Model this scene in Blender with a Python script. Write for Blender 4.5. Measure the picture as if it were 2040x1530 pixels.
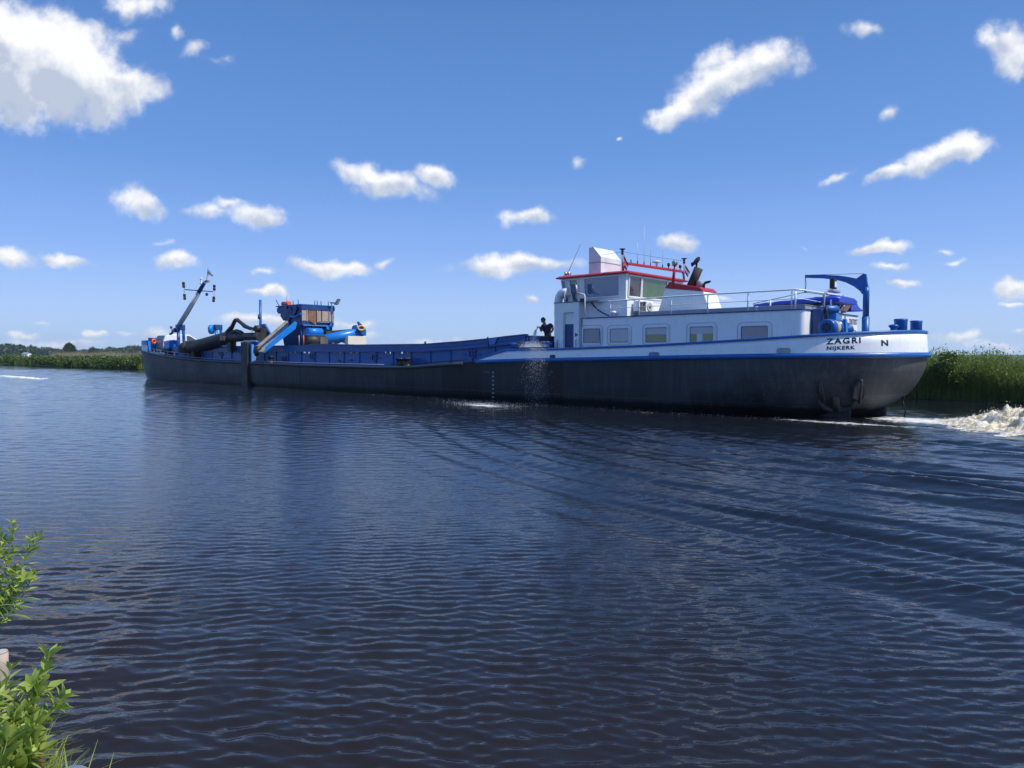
import bpy, bmesh, math, random
import numpy as np
from mathutils import Vector, Matrix, noise as mn
random.seed(7); RNG = np.random.default_rng(7)
R = math.radians
scene = bpy.context.scene
for o in list(bpy.data.objects): bpy.data.objects.remove(o)
C = scene.collection

# ------------------------------------------------------------- camera, sky, sun
F, CAMH = 1414.0, 2.0
PIT = math.atan(60 / F)
cam = bpy.data.objects.new('camera', bpy.data.cameras.new('camera')); C.objects.link(cam)
cam.location = (0, 0, CAMH); cam.rotation_euler = (math.pi/2 - PIT, 0, 0)
cam.data.sensor_width = 36; cam.data.lens = 36*F/2040
cam.data.clip_start = .05; cam.data.clip_end = 20000
scene.camera = cam
scene.view_settings.view_transform = 'Standard'; scene.view_settings.look = 'None'
scene.view_settings.exposure = 0.08; scene.view_settings.gamma = 1.0
scene.render.engine = 'CYCLES'
scene.cycles.use_denoising = True
scene.cycles.max_bounces = 8; scene.cycles.transparent_max_bounces = 12
scene.cycles.sample_clamp_indirect = 6; scene.cycles.volume_bounces = 1
SUN_EL = R(52); SUN_AZ = math.atan2(-.407, .913)
sd = Vector((math.cos(SUN_EL)*math.cos(SUN_AZ), math.cos(SUN_EL)*math.sin(SUN_AZ), math.sin(SUN_EL)))
sun = bpy.data.objects.new('sun', bpy.data.lights.new('sun', 'SUN')); C.objects.link(sun)
sun.data.energy = 4.2; sun.data.angle = R(.5); sun.data.color = (1, .96, .89)
sun.rotation_euler = sd.to_track_quat('Z', 'Y').to_euler(); sun.location = (20, -10, 40)

def ray(px, py):
    x = (px-1020)/F; y = -(py-765)/F
    c, s = math.cos(PIT), math.sin(PIT)
    return Vector((x, c + s*y, -s + c*y))
def onwater(px, py, z=0.0):
    r = ray(px, py); t = (z-CAMH)/r.z
    return Vector((0, 0, CAMH)) + r*t

CLOUDS = [  # x, y, rx, ry, tilt(deg), strength  (seen from the bank; turned into directions on the sky)
 (50,125,190,112,-8,1.7),(175,150,125,72,-25,1.5),(255,165,75,50,-20,.95),(190,210,70,45,-30,.95),(265,10,70,24,0,.75),(0,60,110,60,0,1.1),
 (735,350,85,22,-12,.95),(790,372,80,26,-10,1.05),(865,355,48,26,0,1.1),(270,402,58,26,-12,.95),(430,422,62,15,-4,.6),(465,410,42,12,0,.7),(525,432,55,25,-12,.95),
 (1052,431,38,20,0,1.05),(1460,150,115,44,22,1.05),(1530,120,80,36,8,1.0),(1400,195,80,38,28,1.05),(1340,232,48,24,5,.95),(1425,112,40,25,20,.75),
 (2015,100,50,52,0,1.15),(1985,80,30,28,20,.7),(1778,230,28,11,8,.7),(1858,322,75,26,22,1.0),(1910,297,60,27,8,1.1),(1785,352,50,14,22,.9),(1670,360,40,9,22,.65),(1232,273,10,5,0,.6),
 (1150,323,17,13,0,.65),(1349,481,46,21,0,1.2),(1752,490,66,13,5,1.15),(1772,533,40,9,0,.9),(1798,569,37,10,0,1.05),(1883,496,22,7,0,.6),(1915,519,32,7,10,.7),
 (2015,572,42,19,5,1.15),(2012,603,22,6,5,.8),(352,518,52,16,-2,1.0),(655,536,78,17,-3,1.1),(765,524,34,9,12,.75),(512,539,28,7,0,.65),(530,580,38,11,-3,.95),
 (990,532,85,21,3,1.15),(1035,520,50,18,-5,1.05),(1085,522,85,14,-3,.8),(25,515,58,19,-3,.95),(135,521,58,11,-6,1.0),(1050,593,22,8,0,1.05),(1430,591,28,7,0,.8),
 (395,98,24,14,20,.45),(355,60,16,12,0,.4),(445,125,20,10,-20,.3),(240,70,40,10,10,.35),(1720,55,38,16,-12,.5),(305,478,30,7,0,.4),(550,635,120,11,0,.75),(700,650,60,11,0,.6),(180,666,26,8,0,.9),(42,668,30,8,0,.75),(60,643,22,4,0,.4),(330,668,50,15,0,.85),(240,664,30,4,0,.4),(120,683,110,9,0,.6),
 (860,677,90,8,0,.6),(700,676,40,9,0,.5),(1915,665,40,11,0,.7),(1975,688,75,9,0,.6),(1940,680,30,10,0,.4),(2020,655,20,6,0,.5),(1600,498,12,4,0,.4)]
world = bpy.data.worlds.new('World'); scene.world = world; world.use_nodes = True
nt = world.node_tree; N = nt.nodes; Lk = nt.links; N.clear()
def nd(tree, kind, **kw):
    n = tree.nodes.new(kind)
    for k, v in kw.items():
        if k == 'ins':
            for a, b in v.items():
                if hasattr(b, 'is_output') or isinstance(b, bpy.types.NodeSocket): tree.links.new(b, n.inputs[a])
                else: n.inputs[a].default_value = b
        else: setattr(n, k, v)
    return n
def M(tree, op, a, b=None, c=None, clamp=False):
    n = tree.nodes.new('ShaderNodeMath'); n.operation = op; n.use_clamp = clamp
    for i, x in enumerate((a, b, c)):
        if x is None: continue
        if isinstance(x, bpy.types.NodeSocket): tree.links.new(x, n.inputs[i])
        else: n.inputs[i].default_value = x
    return n.outputs[0]
sky = nd(nt, 'ShaderNodeTexSky', sky_type='NISHITA', sun_disc=False, sun_elevation=SUN_EL, sun_rotation=math.atan2(sd.x, sd.y), altitude=0, air_density=1.0, dust_density=.55, ozone_density=2.6)
geo = nd(nt, 'ShaderNodeTexCoord')
dirv = geo.outputs['Generated']
sep = nd(nt, 'ShaderNodeSeparateXYZ', ins={0: dirv})
# gnomonic coordinates of the direction (tilt of the view plane ignored): az = x/y, el = z/y
yy = M(nt, 'MAXIMUM', sep.outputs[1], .02)
az = M(nt, 'DIVIDE', sep.outputs[0], yy); el = M(nt, 'DIVIDE', sep.outputs[2], yy)
pl = nd(nt, 'ShaderNodeCombineXYZ', ins={0: az, 1: el, 2: 0.0}).outputs[0]
warp = nd(nt, 'ShaderNodeTexNoise', noise_dimensions='2D', ins={'Vector': pl, 'Scale': 13.0, 'Detail': 6.0, 'Roughness': .54})
wv = nd(nt, 'ShaderNodeVectorMath', operation='MULTIPLY_ADD', ins={0: warp.outputs['Color'], 1: (.06, .036, 0), 2: pl})
wv = nd(nt, 'ShaderNodeVectorMath', operation='SUBTRACT', ins={0: wv.outputs[0], 1: (.03, .018, 0)}).outputs[0]
best = None; vert = None
for (x, y, rx, ry, tl, st) in CLOUDS:
    r = ray(x, y); cx, cy = r.x/r.y, r.z/r.y
    k = 1/(F*math.cos(PIT))
    mp = nd(nt, 'ShaderNodeMapping', vector_type='TEXTURE', ins={0: wv, 'Location': (cx, cy, 0), 'Rotation': (0, 0, R(tl)), 'Scale': (rx*k*1.17, ry*k*1.27, 1)})
    ln = nd(nt, 'ShaderNodeVectorMath', operation='LENGTH', ins={0: mp.outputs[0]}).outputs['Value']
    d = M(nt, 'MULTIPLY', M(nt, 'SUBTRACT', 1.0, ln), st)
    sp = nd(nt, 'ShaderNodeSeparateXYZ', ins={0: mp.outputs[0]})
    dv = M(nt, 'MULTIPLY', M(nt, 'MAXIMUM', d, 0.0), sp.outputs[1])
    if best is None: best, vert = d, dv
    else: best = M(nt, 'SMOOTH_MAX', best, d, .12); vert = M(nt, 'ADD', vert, dv)
fine = nd(nt, 'ShaderNodeTexNoise', noise_dimensions='2D', ins={'Vector': pl, 'Scale': 24.0, 'Detail': 8.0, 'Roughness': .57, 'Distortion': .0})
fn = M(nt, 'SUBTRACT', fine.outputs['Fac'], .5)
dens = M(nt, 'ADD', best, M(nt, 'MULTIPLY', fn, 1.15))
mask = nd(nt, 'ShaderNodeMapRange', interpolation_type='SMOOTHERSTEP', ins={0: dens, 1: -.08, 2: .80, 3: 0.0, 4: .97}).outputs[0]
puff = nd(nt, 'ShaderNodeTexNoise', noise_dimensions='2D', ins={'Vector': pl, 'Scale': 22.0, 'Detail': 5.0, 'Roughness': .55})
lit = M(nt, 'ADD', M(nt, 'MULTIPLY', vert, 1.6), M(nt, 'MULTIPLY', M(nt, 'SUBTRACT', puff.outputs['Fac'], .5), 2.4))
lit = M(nt, 'ADD', lit, .62, clamp=True)
ccol = nd(nt, 'ShaderNodeMix', data_type='RGBA', ins={0: lit, 6: (.50, .57, .70, 1), 7: (.98, .98, 1.0, 1)}).outputs[2]
SKYS = .085
skc = nd(nt, 'ShaderNodeVectorMath', operation='MULTIPLY', ins={0: sky.outputs[0], 1: (SKYS*.80, SKYS*.95, SKYS*1.32)})
elz = M(nt, 'ARCSINE', sep.outputs[2])
rp = nd(nt, 'ShaderNodeValToRGB', ins={0: M(nt, 'DIVIDE', elz, 1.0, clamp=True)})
e = rp.color_ramp.elements; e[0].position = 0; e[0].color = (.50, .68, .97, 1); e[1].position = 1; e[1].color = (.11, .29, .72, 1)
for p_, c_ in ((.06, (.425, .615, 1.0)), (.14, (.26, .46, .93)), (.25, (.148, .33, .76)), (.46, (.085, .228, .575))):
    x_ = e.new(p_); x_.color = c_ + (1,)
blend = nd(nt, 'ShaderNodeMix', data_type='RGBA', ins={0: .82, 6: skc.outputs[0], 7: rp.outputs[0]})
mixc = nd(nt, 'ShaderNodeMix', data_type='RGBA', ins={0: mask, 6: blend.outputs[2], 7: ccol})
SKY_OUT = mixc.outputs[2]
bg = nd(nt, 'ShaderNodeBackground', ins={0: SKY_OUT, 1: 1.0})
out = nd(nt, 'ShaderNodeOutputWorld', ins={0: bg.outputs[0]})
world.cycles.sampling_method = 'MANUAL'; world.cycles.sample_map_resolution = 1024

# ------------------------------------------------------------- ship frame
D = Vector((-.74413324, .66803123, 0)); NV = Vector((.66803123, .74413324, 0))   # towards the bow, towards the far bank
O = Vector((11.3919, 19.3400, 0))
SROT = math.atan2(-D.y, -D.x)
def W(u, v, w): return O + D*u + NV*v + Vector((0, 0, w))
def Q(px, py, v):           # point of the ship's lengthwise plane v seen at that place
    r = ray(px, py); c0 = Vector((0, 0, CAMH)); t = (O + NV*v - c0).dot(NV)/r.dot(NV)
    P = c0 + r*t - O
    return Vector((P.dot(D), v, P.z))
def QA(px, py, u):          # same on the crosswise plane u
    r = ray(px, py); c0 = Vector((0, 0, CAMH)); t = (O + D*u - c0).dot(D)/r.dot(D)
    P = c0 + r*t - O
    return Vector((u, P.dot(NV), P.z))

# ------------------------------------------------------------- materials
MATS = {}
def mat(name, col, rough=.5, metal=0., spec=.5, var=.12, vscale=3., bump=0., bscale=20., streak=0., streak_col=None, trans=0., coat=0., sss=0.):
    if name in MATS: return MATS[name]
    m = bpy.data.materials.new(name); m.use_nodes = True; MATS[name] = m
    t = m.node_tree; p = t.nodes['Principled BSDF']
    p.inputs['Roughness'].default_value = rough; p.inputs['Metallic'].default_value = metal
    p.inputs['Specular IOR Level'].default_value = spec
    p.inputs['Coat Weight'].default_value = coat; p.inputs['Coat Roughness'].default_value = .08
    tc = nd(t, 'ShaderNodeTexCoord')
    n1 = nd(t, 'ShaderNodeTexNoise', ins={'Vector': tc.outputs['Object'], 'Scale': vscale, 'Detail': 6.0, 'Roughness': .6})
    f = nd(t, 'ShaderNodeMapRange', ins={0: n1.outputs['Fac'], 1: .3, 2: .7, 3: 1-var, 4: 1+var}).outputs[0]
    c = nd(t, 'ShaderNodeVectorMath', operation='SCALE', ins={0: col[:3], 'Scale': f}).outputs[0]
    if streak:
        mp = nd(t, 'ShaderNodeMapping', ins={0: tc.outputs['Object'], 'Scale': (5, 5, .5)})
        n2 = nd(t, 'ShaderNodeTexNoise', ins={'Vector': mp.outputs[0], 'Scale': 2.2, 'Detail': 5.0, 'Roughness': .65})
        s = nd(t, 'ShaderNodeMapRange', ins={0: n2.outputs['Fac'], 1: .5, 2: .78, 3: 0., 4: streak}).outputs[0]
        c = nd(t, 'ShaderNodeMix', data_type='RGBA', ins={0: s, 6: c, 7: tuple(streak_col or (.12, .1, .08)) + (1,)}).outputs[2]
    t.links.new(c, p.inputs['Base Color'])
    rr = nd(t, 'ShaderNodeMapRange', ins={0: n1.outputs['Fac'], 1: .3, 2: .7, 3: max(rough-.08, 0.02), 4: min(rough+.1, 1)}).outputs[0]
    t.links.new(rr, p.inputs['Roughness'])
    if bump:
        nb = nd(t, 'ShaderNodeTexNoise', ins={'Vector': tc.outputs['Object'], 'Scale': bscale, 'Detail': 4.0})
        b = nd(t, 'ShaderNodeBump', ins={'Height': nb.outputs['Fac'], 'Strength': bump, 'Distance': .02})
        t.links.new(b.outputs[0], p.inputs['Normal'])
    if trans: p.inputs['Transmission Weight'].default_value = trans
    return m
BLUE = mat('blue_paint', (.009, .105, .36), .38, var=.18, streak=.35, streak_col=(.02, .05, .12), bump=.06, bscale=4)
BLUE2 = mat('lit_blue_paint', (.010, .20, .62), .34, var=.12, streak=.15, streak_col=(.1, .1, .1))  # same blue, lightened in its colour for parts the sun lights
NAVY = mat('navy_paint', (.008, .058, .20), .4, var=.2, streak=.2)
WHITE = mat('white_paint', (.85, .86, .87), .3, var=.04, vscale=1.2, streak=.22, streak_col=(.5, .46, .38), bump=.05, bscale=2)
WHITE2 = mat('white_rail_paint', (.78, .79, .8), .35, var=.04)
RED = mat('red_paint', (.42, .014, .028), .4, var=.1)
BLACK = mat('black_metal', (.014, .014, .016), .5, var=.3)
DARK = mat('dark_tarry_metal', (.028, .027, .026), .55, var=.45, bump=.25, bscale=7, streak=.4, streak_col=(.07, .065, .055))
GREY = mat('grey_paint', (.30, .32, .35), .45, var=.08)
GALV = mat('galvanised_sheet', (.70, .72, .73), .45, metal=.1, var=.14, vscale=1.6)
RUST = mat('rusty_steel', (.23, .11, .06), .8, var=.4, vscale=5, bump=.3, streak=.6, streak_col=(.42, .32, .24))
TANP = mat('worn_panel', (.42, .33, .26), .75, var=.2, vscale=5, streak=.5, streak_col=(.2, .1, .05))
GLASS = mat('window_glass', (.035, .09, .20), .05, var=.3, spec=1.0, vscale=.7, coat=.5)  # blue of the reflected sky is put into the base colour
GLASSL = mat('window_with_curtain', (.25, .32, .42), .06, var=.1, spec=.9, vscale=1.0, coat=.6)
GLASSG = mat('window_green_tint_reflection', (.05, .10, .022), .05, var=.5, spec=.9, vscale=1.3, coat=.6)  # green reflected in the wheelhouse's after panes, put into the base colour
ORANGE = mat('orange_plastic', (.8, .12, .03), .4)
CREAM = mat('cream_board', (.75, .70, .58), .6, var=.06)
TARP = mat('blue_tarpaulin', (.03, .07, .50), .45, var=.15, bump=.5, bscale=5)
WOODB = mat('brown_varnished_wood', (.20, .07, .025), .4, var=.25, streak=.3)
LETT = mat('black_lettering', (.006, .008, .02), .4)
ROPE = mat('pale_rope', (.4, .36, .28), .8)
YEL = mat('yellow_rope', (.7, .42, .06), .7)
SILV = mat('silver_metal', (.6, .61, .63), .3, metal=.7)

def foliage_mat(name, col, col2, trans=.35, rough=.5, vs=1.5, spec=.4):
    m = bpy.data.materials.new(name); m.use_nodes = True; t = m.node_tree; p = t.nodes['Principled BSDF']; MATS[name] = m
    g = nd(t, 'ShaderNodeNewGeometry'); tc = nd(t, 'ShaderNodeTexCoord').outputs['Object']
    n = nd(t, 'ShaderNodeTexNoise', ins={'Vector': tc, 'Scale': vs, 'Detail': 3.}).outputs['Fac']
    f = M(t, 'ADD', M(t, 'MULTIPLY', g.outputs['Random Per Island'], .6), M(t, 'MULTIPLY', n, .5), clamp=True)
    c = nd(t, 'ShaderNodeMix', data_type='RGBA', ins={0: f, 6: tuple(col)+(1,), 7: tuple(col2)+(1,)}).outputs[2]
    t.links.new(c, p.inputs['Base Color']); p.inputs['Roughness'].default_value = rough; p.inputs['Specular IOR Level'].default_value = spec
    tr = nd(t, 'ShaderNodeBsdfTranslucent', ins={0: c}); mx = nd(t, 'ShaderNodeMixShader', ins={0: trans, 1: p.outputs[0], 2: tr.outputs[0]})
    t.links.new(mx.outputs[0], t.nodes['Material Output'].inputs['Surface']); return m

# ------------------------------------------------------------- mesh helpers
class MB:
    """collects shapes given in ship coordinates (u towards the bow, v away from the near side, w up)"""
    def __init__(s, org=(0, 0, 0), world=False):
        s.v = []; s.f = []; s.sm = []; s.o = Vector(org); s.world = world
    def pt(s, p):
        p = Vector(p) - s.o
        s.v.append((p.x, p.y, p.z) if s.world else (-p.x, p.y, p.z)); return len(s.v)-1
    def face(s, ids, smooth=False): s.f.append(tuple(ids)); s.sm.append(smooth)
    def hexa(s, a, b):      # two matching loops
        n = len(a); ia = [s.pt(p) for p in a]; ib = [s.pt(p) for p in b]
        s.face(ia[::-1]); s.face(ib)
        for i in range(n): s.face((ia[i], ia[(i+1) % n], ib[(i+1) % n], ib[i]))
        return s
    def box(s, a, b):
        (x0, y0, z0), (x1, y1, z1) = [[f(p, q) for p, q in zip(a, b)] for f in (min, max)]
        s.hexa([(x0, y0, z0), (x1, y0, z0), (x1, y1, z0), (x0, y1, z0)], [(x0, y0, z1), (x1, y0, z1), (x1, y1, z1), (x0, y1, z1)]); return s
    def prism(s, pts, off):
        off = Vector(off); s.hexa([Vector(p) for p in pts], [Vector(p)+off for p in pts]); return s
    def bar(s, a, b, wd, ht, up=(0, 0, 1)):
        a, b = Vector(a), Vector(b); d = (b-a).normalized(); x = d.cross(Vector(up))
        if x.length < 1e-4: x = d.cross(Vector((1, 0, 0)))
        x.normalize(); y = x.cross(d)
        q = [x*wd/2*i + y*ht/2*j for i, j in ((-1, -1), (1, -1), (1, 1), (-1, 1))]
        s.hexa([a+k for k in q], [b+k for k in q]); return s
    def tube(s, pts, r, n=12, cap=True):
        pts = [Vector(p) for p in pts]; rr = r if isinstance(r, (list, tuple)) else [r]*len(pts)
        rings = []; prev = None
        for i, p in enumerate(pts):
            d = (pts[min(i+1, len(pts)-1)] - pts[max(i-1, 0)]).normalized()
            if prev is None:
                x = d.cross(Vector((0, 0, 1)))
                if x.length < 1e-3: x = d.cross(Vector((0, 1, 0)))
            else: x = prev - d*prev.dot(d)
            x.normalize(); prev = x; y = d.cross(x)
            rings.append([s.pt(p + (x*math.cos(2*math.pi*k/n) + y*math.sin(2*math.pi*k/n))*rr[i]) for k in range(n)])
        for a, b in zip(rings, rings[1:]):
            for k in range(n): s.face((a[k], a[(k+1) % n], b[(k+1) % n], b[k]), True)
        if cap: s.face(rings[0][::-1]); s.face(rings[-1])
        return s
    def lathe(s, c, prof, n=20, axis=(0, 0, 1)):
        ax = Vector(axis).normalized(); c = Vector(c)
        x = ax.cross(Vector((0, 1, 0)));
        if x.length < 1e-3: x = ax.cross(Vector((1, 0, 0)))
        x.normalize(); y = ax.cross(x); rings = []
        for r, h in prof: rings.append([s.pt(c + ax*h + (x*math.cos(2*math.pi*k/n)+y*math.sin(2*math.pi*k/n))*max(r, .0005)) for k in range(n)])
        for i, (a, b) in enumerate(zip(rings, rings[1:])):
            for k in range(n): s.face((a[k], a[(k+1) % n], b[(k+1) % n], b[k]), True)
        s.face(rings[0][::-1]); s.face(rings[-1]); return s
    def rrect(s, u0, u1, w0, w1, rad, v, th, plane='v', seg=4):
        pts = []
        for cx, cy, a0 in ((u1-rad, w1-rad, 0), (u0+rad, w1-rad, 90), (u0+rad, w0+rad, 180), (u1-rad, w0+rad, 270)):
            for k in range(seg+1):
                a = R(a0 + 90*k/seg); q = (cx+rad*math.cos(a), cy+rad*math.sin(a))
                pts.append((q[0], v, q[1]) if plane == 'v' else (v, q[0], q[1]))
        return s.prism(pts, (0, th, 0) if plane == 'v' else (th, 0, 0))
    def frame(s, u0, u1, w0, w1, rad, bw, v, th, seg=4):   # rounded ring standing proud of plane v
        def loop(d, vv):
            pts = []; rd = max(rad-d, .01)
            for cx, cy, a0 in ((u1-d-rd, w1-d-rd, 0), (u0+d+rd, w1-d-rd, 90), (u0+d+rd, w0+d+rd, 180), (u1-d-rd, w0+d+rd, 270)):
                for k in range(seg+1):
                    a = R(a0+90*k/seg); pts.append(s.pt((cx+rd*math.cos(a), vv, cy+rd*math.sin(a))))
            return pts
        A, B, Cc, E = loop(0, v), loop(0, v-th), loop(bw, v-th), loop(bw, v); n = len(A)
        for i in range(n):
            j = (i+1) % n
            for P1, P2 in ((A, B), (B, Cc), (Cc, E)): s.face((P1[i], P1[j], P2[j], P2[i]))
        return s
    def build(s, name, m, parent=None, bevel=0., smooth=False, recalc=True):
        me = bpy.data.meshes.new(name); me.from_pydata(s.v, [], s.f)
        me.polygons.foreach_set('use_smooth', [bool(x or smooth) for x in s.sm])
        if recalc:
            bm = bmesh.new(); bm.from_mesh(me); bmesh.ops.recalc_face_normals(bm, faces=bm.faces); bm.to_mesh(me); bm.free()
        me.materials.append(m)
        o = bpy.data.objects.new(name, me); C.objects.link(o)
        if parent is not None: o.parent = parent
        if bevel:
            b = o.modifiers.new('bevel', 'BEVEL'); b.width = bevel; b.segments = 2; b.limit_method = 'ANGLE'; b.angle_limit = R(40)
            b.harden_normals = False
        return o
def tag(o, label=None, cat=None, group=None, kind=None):
    if label: o['label'] = label
    if cat: o['category'] = cat
    if group: o['group'] = group
    if kind: o['kind'] = kind
    return o
def thing(name, label, cat, uvw=(0, 0, 0), group=None, world=None):
    o = bpy.data.objects.new(name, None); C.objects.link(o); o.empty_display_size = .3
    if world is not None: o.location = world
    else: o.location = W(*uvw); o.rotation_euler = (0, 0, SROT)
    return tag(o, label, cat, group)
def np_obj(name, verts, faces, m, parent=None, smooth=False, loc=None):
    """verts (n,3) array, faces (m,k) array of equal-size polygons"""
    verts = np.asarray(verts, dtype=np.float32); faces = np.asarray(faces, dtype=np.int32)
    me = bpy.data.meshes.new(name); k = faces.shape[1]
    me.vertices.add(len(verts)); me.vertices.foreach_set('co', verts.ravel())
    me.loops.add(faces.size); me.loops.foreach_set('vertex_index', faces.ravel())
    me.polygons.add(len(faces)); me.polygons.foreach_set('loop_start', np.arange(0, faces.size, k, dtype=np.int32))
    me.polygons.foreach_set('loop_total', np.full(len(faces), k, dtype=np.int32))
    if smooth: me.polygons.foreach_set('use_smooth', np.ones(len(faces), dtype=bool))
    me.update(calc_edges=True); me.materials.append(m)
    o = bpy.data.objects.new(name, me); C.objects.link(o)
    if parent is not None: o.parent = parent
    if loc is not None: o.location = loc
    return o
# ------------------------------------------------------------- water
def water_material():
    m = bpy.data.materials.new('canal_water'); m.use_nodes = True; t = m.node_tree; p = t.nodes['Principled BSDF']
    tc = nd(t, 'ShaderNodeTexCoord').outputs['Object']; sx = nd(t, 'ShaderNodeSeparateXYZ', ins={0: tc})
    def nz(scale, sc, rot=0, det=3., dist=0.):
        mp = nd(t, 'ShaderNodeMapping', ins={0: tc, 'Rotation': (0, 0, R(rot)), 'Scale': sc})
        return nd(t, 'ShaderNodeTexNoise', ins={'Vector': mp.outputs[0], 'Scale': scale, 'Detail': det, 'Roughness': .5, 'Distortion': dist}).outputs['Fac']
    dist = nd(t, 'ShaderNodeVectorMath', operation='LENGTH', ins={0: tc}).outputs['Value']
    a = nz(7.5, (.7, 1.9, 1), 4, 2., .5); b = nz(15., (.7, 1.6, 1), -12, 2., .4); c = nz(30., (1, 1.3, 1), 20, 2.)
    patch = nz(.22, (1, 1.6, 1), 10, 2.)
    wind = nd(t, 'ShaderNodeMapRange', interpolation_type='SMOOTHSTEP', ins={0: M(t, 'ADD', sx.outputs[1], M(t, 'MULTIPLY', M(t, 'SUBTRACT', patch, .5), 3.0)), 1: 6.8, 2: 9.6, 3: .35, 4: 1.0}).outputs[0]
    h = M(t, 'ADD', M(t, 'MULTIPLY', a, .0038), M(t, 'MULTIPLY', M(t, 'MULTIPLY', b, wind), .0034))
    h = M(t, 'ADD', h, M(t, 'MULTIPLY', M(t, 'MULTIPLY', c, wind), .0013))
    farm = nd(t, 'ShaderNodeMapRange', interpolation_type='SMOOTHSTEP', ins={0: dist, 1: 9., 2: 45.}).outputs[0]
    g1 = nz(1.1, (.5, 1.5, 1), 3, 3., .3); g2 = nz(.35, (.4, 1.6, 1), -4, 3., .3)
    h = M(t, 'ADD', h, M(t, 'MULTIPLY', farm, M(t, 'ADD', M(t, 'MULTIPLY', g1, .012), M(t, 'MULTIPLY', g2, .03))))
    bp = nd(t, 'ShaderNodeBump', ins={'Height': h, 'Strength': 1.0, 'Distance': 1.0})
    fo = nd(t, 'ShaderNodeAttribute', attribute_name='foam').outputs['Fac']
    f1 = nz(1.6, (1, 2.6, 1), 40, 7., 2.0); f2 = nz(14., (1, 1.6, 1), 0, 4.)
    thr = M(t, 'ADD', M(t, 'MULTIPLY', f1, .75), M(t, 'MULTIPLY', f2, .35))
    fm = M(t, 'MULTIPLY', M(t, 'SUBTRACT', M(t, 'ADD', fo, thr), 1.02), 6., clamp=True)
    shal = M(t, 'ADD', M(t, 'ADD', M(t, 'MULTIPLY', sx.outputs[0], NV.x), M(t, 'MULTIPLY', sx.outputs[1], NV.y)), M(t, 'MULTIPLY', M(t, 'SUBTRACT', patch, .5), 3.0))
    wc = nd(t, 'ShaderNodeMix', data_type='RGBA', ins={0: nd(t, 'ShaderNodeMapRange', interpolation_type='SMOOTHSTEP', ins={0: shal, 1: .8, 2: 8.5}).outputs[0], 6: (.018, .0125, .0085, 1), 7: (.009, .011, .016, 1)}).outputs[2]
    col = nd(t, 'ShaderNodeMix', data_type='RGBA', ins={0: fm, 6: wc, 7: (.78, .76, .70, 1)})
    t.links.new(col.outputs[2], p.inputs['Base Color'])
    far = nd(t, 'ShaderNodeMapRange', interpolation_type='SMOOTHSTEP', ins={0: dist, 1: 12., 2: 70., 3: .03, 4: .06}).outputs[0]
    t.links.new(nd(t, 'ShaderNodeMix', data_type='FLOAT', ins={0: fm, 2: far, 3: .7}).outputs[0], p.inputs['Roughness'])
    p.inputs['IOR'].default_value = 1.37
    t.links.new(bp.outputs[0], p.inputs['Normal'])
    return m
def water_height(X, Y, cell):
    Z = np.zeros_like(X); rng = np.random.default_rng(3)
    r = np.hypot(X, Y)
    def add(lam, ang, amp, ph, env=1.0):
        k = 2*np.pi/lam; f = np.clip(lam/(3.0*cell) - .8, 0, 1)
        return amp*f*env*np.sin(k*(X*np.cos(ang)+Y*np.sin(ang)) + ph)
    # broad slow field that bends the crests a little
    bend = .5*np.sin(X*.35+Y*.21) + .4*np.sin(X*.17-Y*.43+1.3)
    calm = 1/(1+np.exp(-(Y-7.5+bend)/.7)); ampm = 1.0 - .35*calm
    for i in range(64):
        lam = .07*2**(rng.random()*1.4); ang = R(90) + rng.normal()*R(14)
        Z += add(lam, ang, 1.55*.0030*lam*(.5+rng.random()*.8), rng.random()*6.28 , ampm*(1+.5*np.sin(X*rng.uniform(-.6, .6)+Y*rng.uniform(-.6, .6)+rng.random()*6)))
    for i in range(70):      # longer wind waves that take over further out
        lam = .28*2**(rng.random()*3.2); ang = R(90) + rng.normal()*R(26)
        Z += add(lam, ang, .0021*lam*(.5+rng.random()*.9), rng.random()*6.28, np.clip(r/(lam*30)-.5, 0, 1)*(1+.5*np.sin(X*rng.uniform(-.25, .25)+Y*rng.uniform(-.25, .25)+rng.random()*6)))
    # ship's wake: curved crests running away from the stern, fading to the left
    for (dx, dy, lam, amp, cr, c0, cwid) in ((.78, .63, .88, .036, 24., 0, 9.5), (.70, .71, 1.45, .022, 28., .5, 8.), (.62, .78, .62, .010, 30., 1.5, 7.)):
        n_ = math.hypot(dx, dy); cx, cy = 4 + dx/n_*cr, 9.5 + dy/n_*cr
        rr = np.hypot(X-cx, Y-cy); side = (X - .6 - c0) + (Y-11)*.42
        env = 1/(1+np.exp(-side/1.0)) * np.exp(-((Y-10)/cwid)**2) * (.7+.3*np.sin(X*1.1+Y*.6)) * np.clip((Y-3.4)/2.5, 0, 1)
        k = 2*np.pi/lam; f = np.clip(lam/(3.2*cell)-.6, 0, 1)
        ph = k*rr + .4*np.sin(X*.5+Y*.8); s = np.sin(ph); Z = Z*(1+.9*env*(s > -.2)*s) + amp*f*env*(s + .35*np.sin(2*ph+.8))
    # waves thrown back from the piles of the near bank
    for cx, cy, lam, amp in ((-2.6, 3.2, .62, .010), (-1.2, 2.2, .47, .007), (-3.6, 4.6, .8, .010)):
        rr = np.hypot(X-cx, (Y-cy)*1.15); Z += amp*np.sin(2*np.pi*rr/lam + .8*np.sin(X*1.3))*np.exp(-(rr/2.2)**2)*np.clip(lam/(3.2*cell)-.6, 0, 1)
    return Z
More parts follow.
